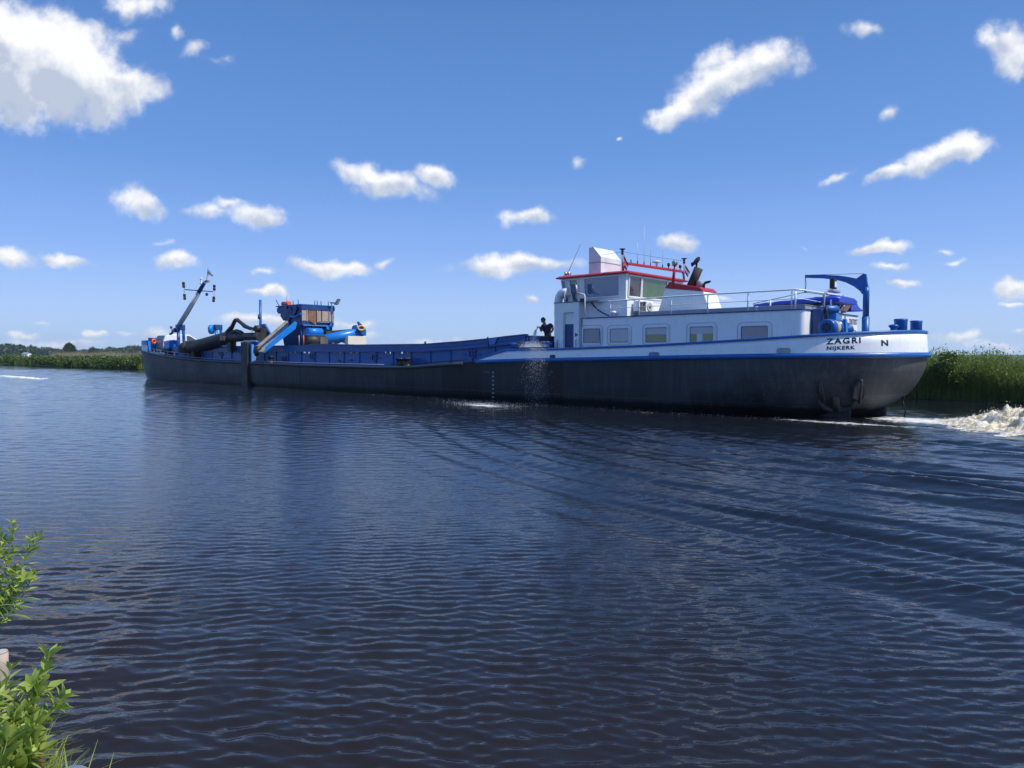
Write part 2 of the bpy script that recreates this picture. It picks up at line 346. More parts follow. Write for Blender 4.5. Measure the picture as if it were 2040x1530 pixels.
def foam_field(X, Y):
    P = np.stack([X-O.x, Y-O.y], -1); U = P@np.array([D.x, D.y]); V = P@np.array([NV.x, NV.y])
    g = lambda x, c, s: np.exp(-((x-c)/s)**2)
    f = np.zeros_like(X)
    # wash behind the stern, widening away from it
    back = np.clip(2.0-U, 0, 60); wd = 1.6 + back*.16
    f = np.maximum(f, .74*np.exp(-((V-2.0)/wd)**2)*(1/(1+np.exp((U-2.2)/.35)))*np.exp(-back/14))
    f = np.maximum(f, .60*g(V, -.35, .5)*((U > -2) & (U < 7))*np.clip(1.1-np.abs(U-2)/6, 0, 1))
    sp = onwater(962, 808); f = np.maximum(f, .72*np.exp(-((X-sp.x)*D.x+(Y-sp.y)*D.y)**2/2.2-((X-sp.x)*NV.x+(Y-sp.y)*NV.y)**2/.25))
    f = np.maximum(f, .42*g(V, -.12, .12)*(U > 7)*(U < 57))
    f = np.maximum(f, .40*g(V, -1.0, .25)*(U > -3)*(U < 9))
    return f
def make_water():
    r = np.concatenate([np.geomspace(2.2, 110, 1050), np.geomspace(110, 2500, 110)[1:]])
    th = np.linspace(R(90-66), R(90+66), 950)
    RR, TT = np.meshgrid(r, th, indexing='ij'); X = RR*np.cos(TT); Y = RR*np.sin(TT)
    cell = np.maximum(np.gradient(r)[:, None]*np.ones_like(X), RR*(th[1]-th[0]))
    Z = water_height(X, Y, cell)
    nr, ntt = X.shape; idx = np.arange(nr*ntt).reshape(nr, ntt)
    fc = np.stack([idx[:-1, :-1], idx[:-1, 1:], idx[1:, 1:], idx[1:, :-1]], -1).reshape(-1, 4)[:, ::-1]
    o = np_obj('water', np.stack([X, Y, Z], -1).reshape(-1, 3), fc, water_material(), smooth=True)
    at = o.data.attributes.new('foam', 'FLOAT', 'POINT'); at.data.foreach_set('value', foam_field(X, Y).ravel().astype(np.float32))
    tag(o, kind='structure')
    if o.data.polygons[0].normal.z < 0: o.data.flip_normals()
make_water()
# the water continues behind and beside the camera
mb = MB(world=True)
mb.face([mb.pt(p) for p in ((-2500, -60, -.03), (2500, -60, -.03), (2500, 2500, -.03), (-2500, 2500, -.03))])
bed = mb.build('canal_bed', mat('dark_water_bed', (.016, .012, .009), .1)); tag(bed, kind='structure'); bed.location.z = -.25
# ------------------------------------------------------------- the ship
BEAM = 6.6
def lerp(tab, x):
    tab = sorted(tab)
    if x <= tab[0][0]: return tab[0][1]
    for (a, p), (b, q) in zip(tab, tab[1:]):
        if x <= b:
            return p + (q-p)*(x-a)/(b-a)
    return tab[-1][1]
SHEER = [(.8, 1.98), (2, 1.97), (5, 1.94), (8, 1.88), (10.8, 1.82), (14, 1.76), (17, 1.68), (19.5, 1.54), (21.9, 1.40), (24, 1.36), (30, 1.38), (37, 1.46), (43, 1.58), (46, 1.66), (50, 1.86), (53.5, 2.16), (57.5, 2.42)]
CAPT = [(.8, 2.68), (1.9, 2.62), (5, 2.44), (9, 2.27), (13, 2.17), (15.9, 2.14)]
def sheer(u): return lerp(SHEER, u)
def capw(u): return lerp(CAPT, u)
# hull level: (stern tip u, stern taper length, half-beam inset, bow tip u, bow taper)
LEV = [(-.9, 5.5, 9.0, .5, 56.6, 6.5), (-.1, 2.55, 7.4, .12, 57.0, 5.8), (.3, 1.85, 6.4, .03, 57.1, 5.6), (.8, 1.2, 5.4, .0, 57.2, 5.4), (1.3, .93, 4.5, 0, 57.3, 5.2), (1.7, .83, 4.0, 0, 57.4, 5.1), (2.0, .80, 3.7, 0, 57.5, 5.0), (2.7, .92, 3.7, .02, 57.5, 5.0)]
def lev(w):
    if w <= LEV[0][0]: return LEV[0][1:]
    for a, b in zip(LEV, LEV[1:]):
        if w <= b[0]:
            f = (w-a[0])/(b[0]-a[0]); return tuple(x+(y-x)*f for x, y in zip(a[1:], b[1:]))
    return LEV[-1][1:]
NS, NM, NB = 26, 56, 16
def outline(w, off=0.):      # points from the bow tip along the near side to the stern tip, then back along the far side
    us, a, ins, ub, ab = lev(w); hb = BEAM/2 - ins
    near = []
    for i in range(NB): t = math.pi/2*(1 - i/NB); near.append((ub-ab+ab*math.sin(t)**(.9), -hb*max(math.cos(t), 0)**.8))
    u0, u1 = ub-ab, us+a
    for i in range(NM): f = i/NM; near.append((u0+(u1-u0)*f, -hb))
    for i in range(NS+1): t = math.pi/2*i/NS; near.append((us+a-a*math.sin(t), -hb*max(math.cos(t), 0)**.95))
    near[-1] = (us, 0.)
    near[0] = (ub, 0.)
    full = near + [(u, -v) for u, v in near[-2:0:-1]]
    if off:
        n = len(full); q = []
        for i in range(n):
            (x0, y0), (x1, y1) = full[i-1], full[(i+1) % n]; dx, dy = x1-x0, y1-y0; l = math.hypot(dx, dy) or 1
            q.append((full[i][0] + off*dy/l*1, full[i][1] - off*dx/l)) 
        full = q
    return [(u, v+BEAM/2) for u, v in full]
# orientation check for the offset: positive must be outwards
_t = outline(1.5, .1); _s = outline(1.5)
OSG = 1 if _t[NB+5][1] < _s[NB+5][1] else -1
def ring(w, off=0.): return outline(w, off*OSG)
NN = NB + NM + NS      # index of the stern tip

ship = thing('cargo_ship', 'long dark-hulled barge with blue hold, white deckhouse and red wheelhouse roof on the canal', 'ship', (28, 3.3, 0))
SORG = (28, 3.3, 0)
def B(org=SORG): return MB(org)
def levelled(frac):          # a loop at a fraction between the keel and the sheer, following the sheer
    tops = ring(1.9); pts = []
    for i in range(len(tops)):
        st = sheer(tops[i][0]); w = -.9 + (st+.9)*frac; q = ring_cache(round(w, 2))[i]; pts.append((q[0], q[1], w))
    return pts
_rc = {}
def ring_cache(w, off=0.):
    if (w, off) not in _rc: _rc[(w, off)] = ring(w, off)
    return _rc[(w, off)]
def hull_material():
    m = bpy.data.materials.new('hull_paint'); m.use_nodes = True; t = m.node_tree; p = t.nodes['Principled BSDF']
    tc = nd(t, 'ShaderNodeTexCoord').outputs['Object']; sx = nd(t, 'ShaderNodeSeparateXYZ', ins={0: tc})
    U = M(t, 'SUBTRACT', SORG[0], sx.outputs[0]); z = sx.outputs[2]
    mp = nd(t, 'ShaderNodeMapping', ins={0: tc, 'Scale': (4.5, 4.5, .35)})
    st = nd(t, 'ShaderNodeTexNoise', ins={'Vector': mp.outputs[0], 'Scale': 1.6, 'Detail': 5., 'Roughness': .7}).outputs['Fac']
    bl = nd(t, 'ShaderNodeTexNoise', ins={'Vector': tc, 'Scale': .8, 'Detail': 6., 'Roughness': .65}).outputs['Fac']
    val = M(t, 'MULTIPLY', nd(t, 'ShaderNodeMapRange', ins={0: bl, 1: .3, 2: .7, 3: .7, 4: 1.3}).outputs[0], .025)
    hi = nd(t, 'ShaderNodeMapRange', ins={0: st, 1: .48, 2: .70, 3: 0., 4: .045}).outputs[0]
    fwd = nd(t, 'ShaderNodeMapRange', ins={0: U, 1: 15., 2: 45., 3: .35, 4: 1.5}).outputs[0]
    val = M(t, 'ADD', val, M(t, 'MULTIPLY', hi, fwd)); val = M(t, 'ADD', val, nd(t, 'ShaderNodeMapRange', ins={0: U, 1: 30., 2: 54., 3: 0., 4: .024}).outputs[0])
    for a, b, k in ((12.7, 13.4, .45), (17.2, 19.6, .5), (21.6, 23.0, .6), (26.4, 26.6, .7), (31.5, 31.7, .7)):   # tarred or wet bands
        e = M(t, 'MULTIPLY', M(t, 'GREATER_THAN', M(t, 'ADD', U, M(t, 'MULTIPLY', bl, .15)), a), M(t, 'LESS_THAN', U, b))
        val = M(t, 'MULTIPLY', val, M(t, 'SUBTRACT', 1.0, M(t, 'MULTIPLY', e, 1-k)))
    pc = nd(t, 'ShaderNodeCombineXYZ', ins={0: M(t, 'FLOOR', M(t, 'MULTIPLY', U, .42)), 1: M(t, 'FLOOR', M(t, 'MULTIPLY', z, 1.35)), 2: 0.0}).outputs[0]
    pn = nd(t, 'ShaderNodeTexWhiteNoise', noise_dimensions='2D', ins={'Vector': pc}).outputs['Value']
    val = M(t, 'MULTIPLY', val, nd(t, 'ShaderNodeMapRange', ins={0: pn, 3: .78, 4: 1.3}).outputs[0])
    hseam = M(t, 'LESS_THAN', M(t, 'ABSOLUTE', M(t, 'SUBTRACT', M(t, 'FRACT', M(t, 'MULTIPLY', z, 1.35)), .5)), .012)
    val = M(t, 'MULTIPLY', val, M(t, 'SUBTRACT', 1.0, M(t, 'MULTIPLY', hseam, .35)))
    seam = M(t, 'MULTIPLY', M(t, 'GREATER_THAN', U, 11.0), M(t, 'LESS_THAN', M(t, 'ABSOLUTE', M(t, 'SUBTRACT', M(t, 'FRACT', M(t, 'MULTIPLY', U, .19)), .5)), .006))
    val = M(t, 'MULTIPLY', val, M(t, 'SUBTRACT', 1.0, M(t, 'MULTIPLY', seam, .5)))
    wet = nd(t, 'ShaderNodeMapRange', ins={0: M(t, 'ADD', z, M(t, 'MULTIPLY', st, .25)), 1: .36, 2: .44, 3: 1., 4: 0.}).outputs[0]
    val = M(t, 'MULTIPLY', val, M(t, 'SUBTRACT', 1.0, M(t, 'MULTIPLY', wet, .7)))
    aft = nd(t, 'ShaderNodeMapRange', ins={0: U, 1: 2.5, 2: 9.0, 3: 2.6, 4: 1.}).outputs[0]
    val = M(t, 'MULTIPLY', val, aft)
    col = nd(t, 'ShaderNodeVectorMath', operation='SCALE', ins={0: (.92, 1.0, 1.08), 'Scale': val}).outputs[0]
    rn = nd(t, 'ShaderNodeTexNoise', ins={'Vector': nd(t, 'ShaderNodeMapping', ins={0: tc, 'Scale': (3., 3., .8)}).outputs[0], 'Scale': 1.3, 'Detail': 8., 'Roughness': .75}).outputs['Fac']
    rust = nd(t, 'ShaderNodeMapRange', ins={0: rn, 1: .60, 2: .70, 3: 0., 4: .7}).outputs[0]
    scum = nd(t, 'ShaderNodeMapRange', ins={0: M(t, 'ABSOLUTE', M(t, 'SUBTRACT', M(t, 'ADD', z, M(t, 'MULTIPLY', st, .12)), .46)), 1: .0, 2: .045, 3: .5, 4: 0.}).outputs[0]
    col = nd(t, 'ShaderNodeMix', data_type='RGBA', ins={0: rust, 6: col, 7: (.06, .042, .032, 1)}).outputs[2]
    col = nd(t, 'ShaderNodeMix', data_type='RGBA', ins={0: scum, 6: col, 7: (.07, .075, .06, 1)}).outputs[2]
    t.links.new(col, p.inputs['Base Color']); p.inputs['Specular IOR Level'].default_value = .35
    t.links.new(nd(t, 'ShaderNodeMapRange', ins={0: M(t, 'SUBTRACT', M(t, 'ADD', bl, M(t, 'MULTIPLY', st, .6)), M(t, 'MULTIPLY', wet, .5)), 1: .2, 2: 1.1, 3: .30, 4: .65}).outputs[0], p.inputs['Roughness'])
    b1 = nd(t, 'ShaderNodeTexNoise', ins={'Vector': nd(t, 'ShaderNodeMapping', ins={0: tc, 'Scale': (1, 1, .6)}).outputs[0], 'Scale': 1.1, 'Detail': 3.}).outputs['Fac']
    bp = nd(t, 'ShaderNodeBump', ins={'Height': b1, 'Strength': .5, 'Distance': .06})
    t.links.new(bp.outputs[0], p.inputs['Normal'])
    return m
def loft(mb, loops, closed=True, smooth=True, idx=None):
    ids = [[mb.pt(p) for p in l] for l in loops]
    for a, b in zip(ids, ids[1:]):
        n = len(a)
        for i in range(n if closed else n-1): mb.face((a[i], a[(i+1) % n], b[(i+1) % n], b[i]), smooth)
    return ids
mb = B(); loft(mb, [levelled(f) for f in (0, .2, .33, .45, .58, .70, .80, .9, .96, 1.0)])
mb.build('hull', hull_material(), ship, recalc=True)
def edge_pts(i0, i1, wf, off): # along the sheer
    return [(lambda q: (q[0], q[1], wf(q[0])))(ring_cache(round(sheer(ring_cache(2.0)[i][0]), 1), off)[i]) for i in range(i0, i1)]
allp = ring_cache(2.0)
# indices where the blue rail runs (u < 17.4) and where the plain edge runs
n_tot = len(allp)
blue_i = [i for i in range(NB, n_tot-NB) if allp[i][0] < 17.9]
# rubbing strake, blue aft
def strake(i_list, dz0, dz1, th, m, name, both=True):
    mb = B(); L1, L2, L3, L4 = [], [], [], []
    for i in i_list:
        u = allp[i][0]; s0 = sheer(u)
        a = ring_cache(2.0, 0.)[i]; b = ring_cache(2.0, th)[i]
        L1.append((a[0], a[1], s0+dz1)); L2.append((b[0], b[1], s0+dz1-.03)); L3.append((b[0], b[1], s0+dz0+.03)); L4.append((a[0], a[1], s0+dz0))
    ids = [[mb.pt(p) for p in l] for l in (L1, L2, L3, L4)]
    for a, b in zip(ids, ids[1:]):
        for k in range(len(a)-1): mb.face((a[k], a[k+1], b[k+1], b[k]), True)
    mb.face([l[0] for l in ids]); mb.face([l[-1] for l in ids][::-1])
    return mb.build(name, m, ship, recalc=True)
strake(blue_i, -.10, .07, .09, BLUE, 'rub_rail')
strake([i for i in range(2, NN) if allp[i][0] >= 17.6], -.13, .03, .07, mat('dark_strake', (.04, .045, .055), .5, var=.3), 'rubbing_strake')
strake([i for i in range(NN, n_tot-2) if allp[i][0] >= 17.6], -.13, .03, .07, MATS['dark_strake'], 'rubbing_strake')
# bulwark: white plate between the rub rail and the cap rail
def bul_pt(i, f, off):
    u = allp[i][0]; w0 = sheer(u)+.05; w1 = bul_top(u); w = w0+(w1-w0)*f
    q = ring_cache(2.0, off - .05*f*(1 if w1 > w0+.1 else .2))[i]; return (q[0], q[1], w)
def bul_top(u):
    if u > 17.25: return sheer(u)+.05
    if u > 15.9: return sheer(u)+.05 + (capw(15.9)-sheer(15.9)-.05)*(17.25-u)/1.35
    return capw(u)
bi = [i for i in range(NB, n_tot-NB) if allp[i][0] < 18.2]
# densify near the sloping end is handled by the step of the outline; plate has an inner and an outer skin
mb = B(); loops = [[bul_pt(i, f, -.0) for i in bi] for f in (0, .5, 1)] + [[bul_pt(i, f, -.05) for i in bi] for f in (1, 0)]
loft(mb, loops, closed=False); mb.build('bulwark', WHITE, ship)
mb = B(); LP = []
for (dz, off) in ((-.02, .035), (.045, .045), (.06, 0), (.045, -.11), (-.02, -.11)):
    LP.append([(lambda q, w: (q[0], q[1], w))(ring_cache(2.0, off-.05)[i], bul_top(allp[i][0])+dz) for i in bi])
ids = loft(mb, LP+[LP[0]], closed=False); mb.build('cap_rail', BLUE, ship)
# decks
mb = B()
ln = [i for i in range(0, NN+1)]
def deckstrip(us, w_off, v_in):   # v_in: width of the side deck, None = whole deck
    a, b = [], []
    for i in ln:
        q = ring_cache(2.0, -.06)[i]
        if us[0] <= q[0] <= us[1]:
            a.append((q[0], q[1], sheer(q[0])+w_off)); b.append((q[0], BEAM-q[1], sheer(q[0])+w_off))
    if v_in is None:
        loft(mb, [a, b], closed=False, smooth=False)
    else:
        loft(mb, [a, [(p[0], v_in, p[2]) for p in a]], closed=False, smooth=False); loft(mb, [b, [(p[0], BEAM-v_in, p[2]) for p in b]], closed=False, smooth=False)
deckstrip((0, 16.3), -.02, None); deckstrip((15.5, 51), -.024, .84); deckstrip((50.2, 58), -.028, None)
mb.build('deck', mat('deck_paint', (.05, .09, .17), .6, var=.3), ship)
# hold floor and bulkheads (ballast sand at the bottom)
mb = B(); mb.box((16, .86, .2), (50.5, BEAM-.86, .3)); mb.build('cargo_sand', mat('wet_sand', (.2, .16, .11), .9, bump=.6), ship)

# hold coaming: lower plate, slot, upper beam, flanges
HV = .80
COT = [(15.4, 2.80), (17.5, 2.64), (19.2, 2.55), (21.7, 2.45), (50.8, 2.5)]
def cot(u): return lerp(COT, u)
for side in (0, 1):
    vv = (lambda v: v) if side == 0 else (lambda v: BEAM-v)
    us = [15.2, 16.2, 17.2, 18.2, 19.2, 20.4, 21.7, 24, 28, 32, 36, 40, 44, 48, 50.8]
    low = B(); top = B(); fl = B()
    for a, b in zip(us, us[1:]):
        def slab(mb_, z0a, z0b, z1a, z1b, v0, v1):
            mb_.hexa([(a, vv(v0), z0a), (b, vv(v0), z0b), (b, vv(v1), z0b), (a, vv(v1), z0a)], [(a, vv(v0), z1a), (b, vv(v0), z1b), (b, vv(v1), z1b), (a, vv(v1), z1a)])
        ga = .40; gb = .30 
        solid = 1 if b <= 21.7 else 0
        if solid:
            slab(low, sheer(a)-.1, sheer(b)-.1, cot(a)-.3, cot(b)-.3, HV, HV+.06)
        else: slab(low, sheer(a)-.1, sheer(b)-.1, cot(a)-.45, cot(b)-.45, HV, HV+.06)
        slab(top, cot(a)-.30, cot(b)-.30, cot(a), cot(b), HV-.10, HV+.10)
        slab(fl, cot(a)+.001, cot(b)+.001, cot(a)+.04, cot(b)+.04, HV-.16, HV+.14)
        slab(fl, cot(a)-.16, cot(b)-.16, cot(a)-.13, cot(b)-.13, HV-.14, HV-.101)
        slab(fl, cot(a)-.345, cot(b)-.345, cot(a)-.302, cot(b)-.302, HV-.16, HV+.1)
    # plates closing most of the slot
    u = 21.7; k = 0
    while u < 50.5:
        gap = (.26 if u > 26 and u < 36 else .16) if (k % 9) in (2, 3, 5, 6) else 0
        step = .5 if gap == 0 else .26
        if side == 0: low.box((u, HV+.005, cot(u)-.46), (u+step, HV+.055, cot(u)-.34))
        elif k % 6 == 0: low.box((u, BEAM-HV-.02, cot(u)-.46), (u+.1, BEAM-HV-.06, cot(u)-.34))
        u += step+gap; k += 1
    # vertical stiffeners
    for k in range(24):
        u = 17.0 + k*1.42
        low.box((u, vv(HV-.05), sheer(u)-.02), (u+.03, vv(HV-.001), cot(u)-.36))
    low.build('coaming_plate', BLUE, ship); top.build('coaming_beam', BLUE, ship); fl.build('coaming_flange', NAVY if side else mat('blue_flange', (.02, .09, .3), .4), ship)
for u in (50.8, 15.2):
    B().box((u-.04, HV, .3), (u+.04, BEAM-HV, 2.5 if u > 20 else 2.78)).build('hold_bulkhead', BLUE, ship)
# blue post and bright gusset where the coaming steps up
B().box((17.30, HV-.13, 2.2), (17.36, HV-.17, 2.75)).build('coaming_post', NAVY, ship)
B().prism([(17.28, HV-.14, 2.66), (16.75, HV-.14, 2.70), (16.9, HV-.14, 2.42), (17.22, HV-.14, 2.40)], (0, -.03, 0)).build('gusset_plate', BLUE2, ship)
B().box((21.62, HV-.06, 2.49), (21.68, HV+.02, 2.60)).build('coaming_post', NAVY, ship)
# dark fittings on the coaming plate
for (px, py) in ((621, 711), (745, 713), (940, 706), (440, 705), (566, 716)):
    q = Q(px, py, HV-.02); mb = B(); u, w = q.x, q.z
    mb.box((u-.55, HV-.05, w-.02), (u+.55, HV-.01, w+.02))
    for d in (-.25, -.1, .12): mb.box((u+d, HV-.06, w-.10), (u+d+.06, HV-.01, w+.17))
    mb.box((u-.28, HV-.055, w+.14), (u+.2, HV-.01, w+.19)); mb.box((u-.2, HV-.07, w-.16), (u+.05, HV-.01, w-.08))
    mb.build('lashing_bracket', NAVY, ship)
for (px, py) in ((595, 722), (700, 718), (677, 719), (820, 722), (850, 722), (500, 712)):
    q = Q(px, py, HV-.02); mb = B(); mb.box((q.x-.05, HV-.06, q.z-.05), (q.x+.05, HV-.01, q.z+.05)); mb.box((q.x+.12, HV-.06, q.z-.05), (q.x+.2, HV-.01, q.z+.05)); mb.build('clamp', NAVY, ship)
# pipe along the side deck
mb = B(); mb.tube([(u, .12, sheer(u)+.13) for u in (17.9, 19, 20, 21, 21.9, 23.5)], .022, 8)
for u in (18.3, 19.2, 20.1, 21.0, 22.2): mb.tube([(u, .12, sheer(u)-.03), (u, .12, sheer(u)+.13)], .014, 6)
mb.build('deck_pipe', BLACK, ship)
mb = B(); mb.tube([(u, .1, sheer(u)+.10) for u in (24, 27, 31, 35, 39, 43, 47, 51, 54)], .02, 8); mb.build('deck_pipe', GREY, ship)
# pairs of bollards on the side deck
for (px, n_, r_) in ((796, 2, .2), (539, 1, .19)):
    for k in range(n_):
        q = Q(px+14*k, 728, .3); w = sheer(q.x)-.02
        B().lathe((q.x, .32, w), [(r_*1.15, 0), (r_*1.15, .03), (r_*.85, .05), (r_*.85, .33), (r_*1.12, .37), (r_*1.12, .43), (r_*.9, .45)], 18).build('bollard', BLACK, ship)
for px in (1023, 1056, 1089):
    q = Q(px, 690, .38); w = sheer(q.x)-.02; r_ = .19
    B().lathe((q.x, .42, w), [(r_*.95, 0), (r_*.95, .66), (r_*1.12, .70), (r_*1.12, .74), (r_*1.05, .76), (.02, .77)], 22).build('bollard', BLUE, ship)
# blue bulkhead inside the bulwark, in front of the deckhouse
mb = B(); mb.prism([(15.3, 1.75, 1.6), (13.75, 1.75, 1.6), (13.75, 1.75, 2.70), (14.9, 1.75, 2.72), (15.3, 1.75, 2.70)], (0, .08, 0)); mb.build('hold_end_wall', NAVY, ship)

# ---------------- deckhouse
HS = .76                      # plane of the deckhouse side
UF, UA = 12.35, 3.66           # front and after end
HT = [(3.2, 3.39), (7, 3.41), (12.6, 3.38)]
def rect_loop(u0, u1, v0, v1, rad, w, seg=5):
    pts = []
    for cx, cy, a0 in ((u1-rad, v1-rad, 0), (u0+rad, v1-rad, 90), (u0+rad, v0+rad, 180), (u1-rad, v0+rad, 270)):
        for k in range(seg+1):
            a = R(a0+90*k/seg); pts.append((cx+rad*math.cos(a), cy+rad*math.sin(a), w if not callable(w) else w(cx+rad*math.cos(a))))
    return pts
mb = B(); a = rect_loop(UA, UF, HS, BEAM-.22, .2, 1.9, 10); b = rect_loop(UA, UF, HS, BEAM-.22, .2, 3.38, 10)
ids = loft(mb, [a, b], smooth=False); mb.face(ids[-1]); mb.face(ids[0][::-1])
house = mb.build('deckhouse', WHITE, ship)
mb = B(); a = rect_loop(UA-.03, UF+.03, HS-.03, BEAM-.19, .23, 3.381); b = rect_loop(UA-.03, UF+.03, HS-.03, BEAM-.19, .23, 3.42)
ids = loft(mb, [a, b], smooth=False); mb.face(ids[-1]); mb.face(ids[0][::-1]); mb.build('roof_edge', NAVY, house)
# low trunk on the roof
mb = B(); mb.box((3.9, 1.5, 3.42), (10.15, 5.2, Q(1409, 615, 1.5).z)); mb.build('roof_trunk', GREY, house, bevel=.01)
# windows of the deckhouse: x0,x1,y0,y1 of the pane and what shows in it
WINS = [(1163, 1195, 655, 683, 'dark', .0), (1216, 1252, 655, 682, 'curtain', 1.), (1287, 1328, 653, 682, 'half', .45), (1375, 1421, 651, 682, 'half', .45), (1477, 1530, 650, 682, 'dark', 0.)]
for k, (x0, x1, y0, y1, kind, fr) in enumerate(WINS):
    a = Q(x0, (y0+y1)/2, HS); b = Q(x1, (y0+y1)/2, HS); m_ = (x0+x1)/2
    zt = Q(m_, y0, HS).z; zb = min(Q(m_, y1, HS).z, 2.45)
    u0, u1 = b.x, a.x
    win = B().frame(u0-.07, u1+.07, zb-.07, zt+.07, .11, .065, HS, .035).build('window', WHITE2, ship, bevel=.004)
    B().frame(u0-.15, u1+.15, zb-.14, zt+.15, .17, .03, HS, .012).build('window_surround', mat('sill_paint', (.5, .53, .58), .4), win)
    B().rrect(u0-.02, u1+.02, zb-.02, zt+.02, .08, HS-.004, -.006).build('pane', GLASS, win)
    B().frame(u0-.012, u1+.012, zb-.012, zt+.012, .07, .022, HS-.005, .016).build('rubber_gasket', BLACK, win)
    if kind == 'curtain': B().rrect(u0+.01, u1-.01, zb+.03, zt-.01, .05, HS-.012, -.003).build('blind', GLASSL, win)
    if kind == 'half':
        zc = zt-(zt-zb)*fr
        B().rrect(u0-.015, u1+.015, zc, zt+.015, .03, HS-.012, -.003).build('blind', GLASSL, win)
        B().rrect(u0+.0, u1-.0, zb, zc-.02, .03, HS-.012, -.003).build('lower_pane', GLASSG, win)
        if k == 3: B().rrect(u0+(u1-u0)*.45, u0+(u1-u0)*.69, zb, zc, .01, HS-.017, -.003).build('curtain', mat('white_curtain', (.7, .75, .75), .7), win)
    if k == 0: B().bar((u0-.05, HS-.045, zb-.03), (u0-.05, HS-.09, zt), .02, .02).build('window_stay', NAVY, win)
# front block with the door, and the wheelhouse trunk
FB0, FB1 = 12.42, 13.66
FBT = 4.05
door_a, door_b = Q(1143, 660, HS).x, Q(1122, 660, HS).x     # aft and fore edge of the door opening
mb = B(); mb.box((FB0, HS-.012, 1.6), (door_a, BEAM-HS, FBT)); mb.box((door_b, HS-.012, 1.6), (FB1, BEAM-HS, FBT)); mb.box((door_a, HS-.012, 3.66), (door_b, BEAM-HS, FBT)); mb.box((door_a, HS+.9, 1.6), (door_b, HS+1.0, 3.66))
fb = mb.build('front_house', WHITE, ship)
B().box((FB0-.9, HS-.03, FBT+.001), (FB1+.03, BEAM-HS, FBT+.03)).build('roof_edge', NAVY, fb)
dr = B().box((door_a+.01, HS+.12, 1.75), (door_b-.01, HS+.16, 3.2)).build('door', NAVY, ship)
B().box((door_a+.01, HS+.115, 3.2), (door_b-.01, HS+.15, 3.65)).build('door_panel', WHITE, dr)
for k in range(4): B().box((door_a+.02, HS+.09, 2.05+k*.27), (door_b-.02, HS+.12, 2.09+k*.27)).build('door_step', NAVY, dr)
q = Q(1148, 667, HS-.02); B().prism([(q.x+.06, HS-.014, q.z+.08), (q.x+.06, HS-.014, q.z-.08), (q.x-.1, HS-.014, q.z)], (0, -.01, 0)).build('arrow_mark', NAVY, ship)
q = Q(1158, 643, HS-.02); B().box((q.x-.04, HS-.05, q.z-.03), (q.x+.04, HS-.0, q.z+.03)).build('deck_light', GREY, ship)
for px in (1112, 1149):
    q = Q(px, 690, HS); mb = B(); mb.tube([(q.x, HS-.06, 2.15), (q.x, HS-.06, 2.55), (q.x, HS-.012, 2.57)], .012, 6); mb.build('grab_handle', NAVY, ship)
q = Q(1579, 670, HS); B().tube([(q.x, HS-.06, 2.35), (q.x, HS-.06, 2.75), (q.x, HS-.005, 2.77)], .014, 6).build('grab_handle', GREY, ship)
# trunk under the wheelhouse
TR0, TR1, TV = 10.42, 12.42, 1.12
mb = B(); mb.box((TR0, TV, 3.42), (TR1, BEAM-1.0, FBT-.002)); trunk = mb.build('wheelhouse_base', WHITE, ship)
# curved blue-edged side screen
cp = [Q(x, y, TV-.03) for x, y in ((1178, 603), (1184, 611), (1192, 618), (1202, 624), (1213, 629))]
B().tube(cp, .025, 6).build('curved_edge', NAVY, ship)
# wheelhouse: leaning windows on all sides
WB, WT = FBT+.03, 5.06
WU0, WU1, WV0, WV1 = 10.5, 13.42, 1.15, BEAM-1.15
LEAN = .16
def whp(u, v, w):           # the wheelhouse flares outwards a little towards the roof
    f = (w-WB)/(WT-WB); cu, cv = (WU0+WU1)/2, BEAM/2
    return (u + (LEAN if u > cu else -.04)*f*(1 if abs(u-cu) > 1 else 0), v + (-.06 if v < cv else .06)*f, w)
mb = B()
mb.hexa([whp(WU0, WV0, WB), whp(WU1, WV0, WB), whp(WU1, WV1, WB), whp(WU0, WV1, WB)], [whp(WU0, WV0, WT), whp(WU1, WV0, WT), whp(WU1, WV1, WT), whp(WU0, WV1, WT)])
wh = mb.build('wheelhouse', WHITE, ship)
def pane_side(x0, x1, y0, y1, m, name, parent, dv=.0):
    z0, z1 = y0, y1
    P = [whp(x0, WV0, z0), whp(x1, WV0, z0), whp(x1, WV0, z1), whp(x0, WV0, z1)]
    P = [(p[0], p[1]-.004-dv, p[2]) for p in P]
    return B().prism(P, (0, -.008, 0)).build(name, m, parent)
def side_frame(x0, x1, z0, z1, bw=.045):
    mb = B()
    for a, b in (((x0, z0), (x1, z0)), ((x1, z0), (x1, z1)), ((x1, z1), (x0, z1)), ((x0, z1), (x0, z0))):
        p, q = whp(a[0], WV0, a[1]), whp(b[0], WV0, b[1]); mb.bar((p[0], p[1]-.025, p[2]), (q[0], q[1]-.025, q[2]), bw, .05, (0, 1, 0))
    return mb
for (xa, xb) in ((10.78, 12.42), (12.72, 13.02), (13.2, 13.4)):
    f = side_frame(xa, xb, WB+.14 if xa < 12.5 else WB+.02, WT-.06).build('window', WHITE2, ship)
    pane_side(xa, xb, WB+.14 if xa < 12.5 else WB+.02, WT-.06, GLASS if xa > 12.5 else mat('window_glass_blue', (.05, .14, .30), .06, var=.2, spec=1., coat=.6, vscale=.8), 'pane', f)
def aft_frame(v0, v1, z0, z1, m, label=None):
    fr = B(); P = [(WU0-.0, v0, z0), (WU0, v1, z0), (WU0-.04, v1, z1), (WU0-.04, v0, z1)]
    for a, b in zip(P, P[1:]+P[:1]): fr.bar((a[0]-.025, a[1], a[2]), (b[0]-.025, b[1], b[2]), .045, .05, (1, 0, 0))
    f = fr.build('window', WHITE2, ship)
    B().prism([(p[0]-.005, p[1], p[2]) for p in P], (-.01, 0, 0)).build('pane', m, f)
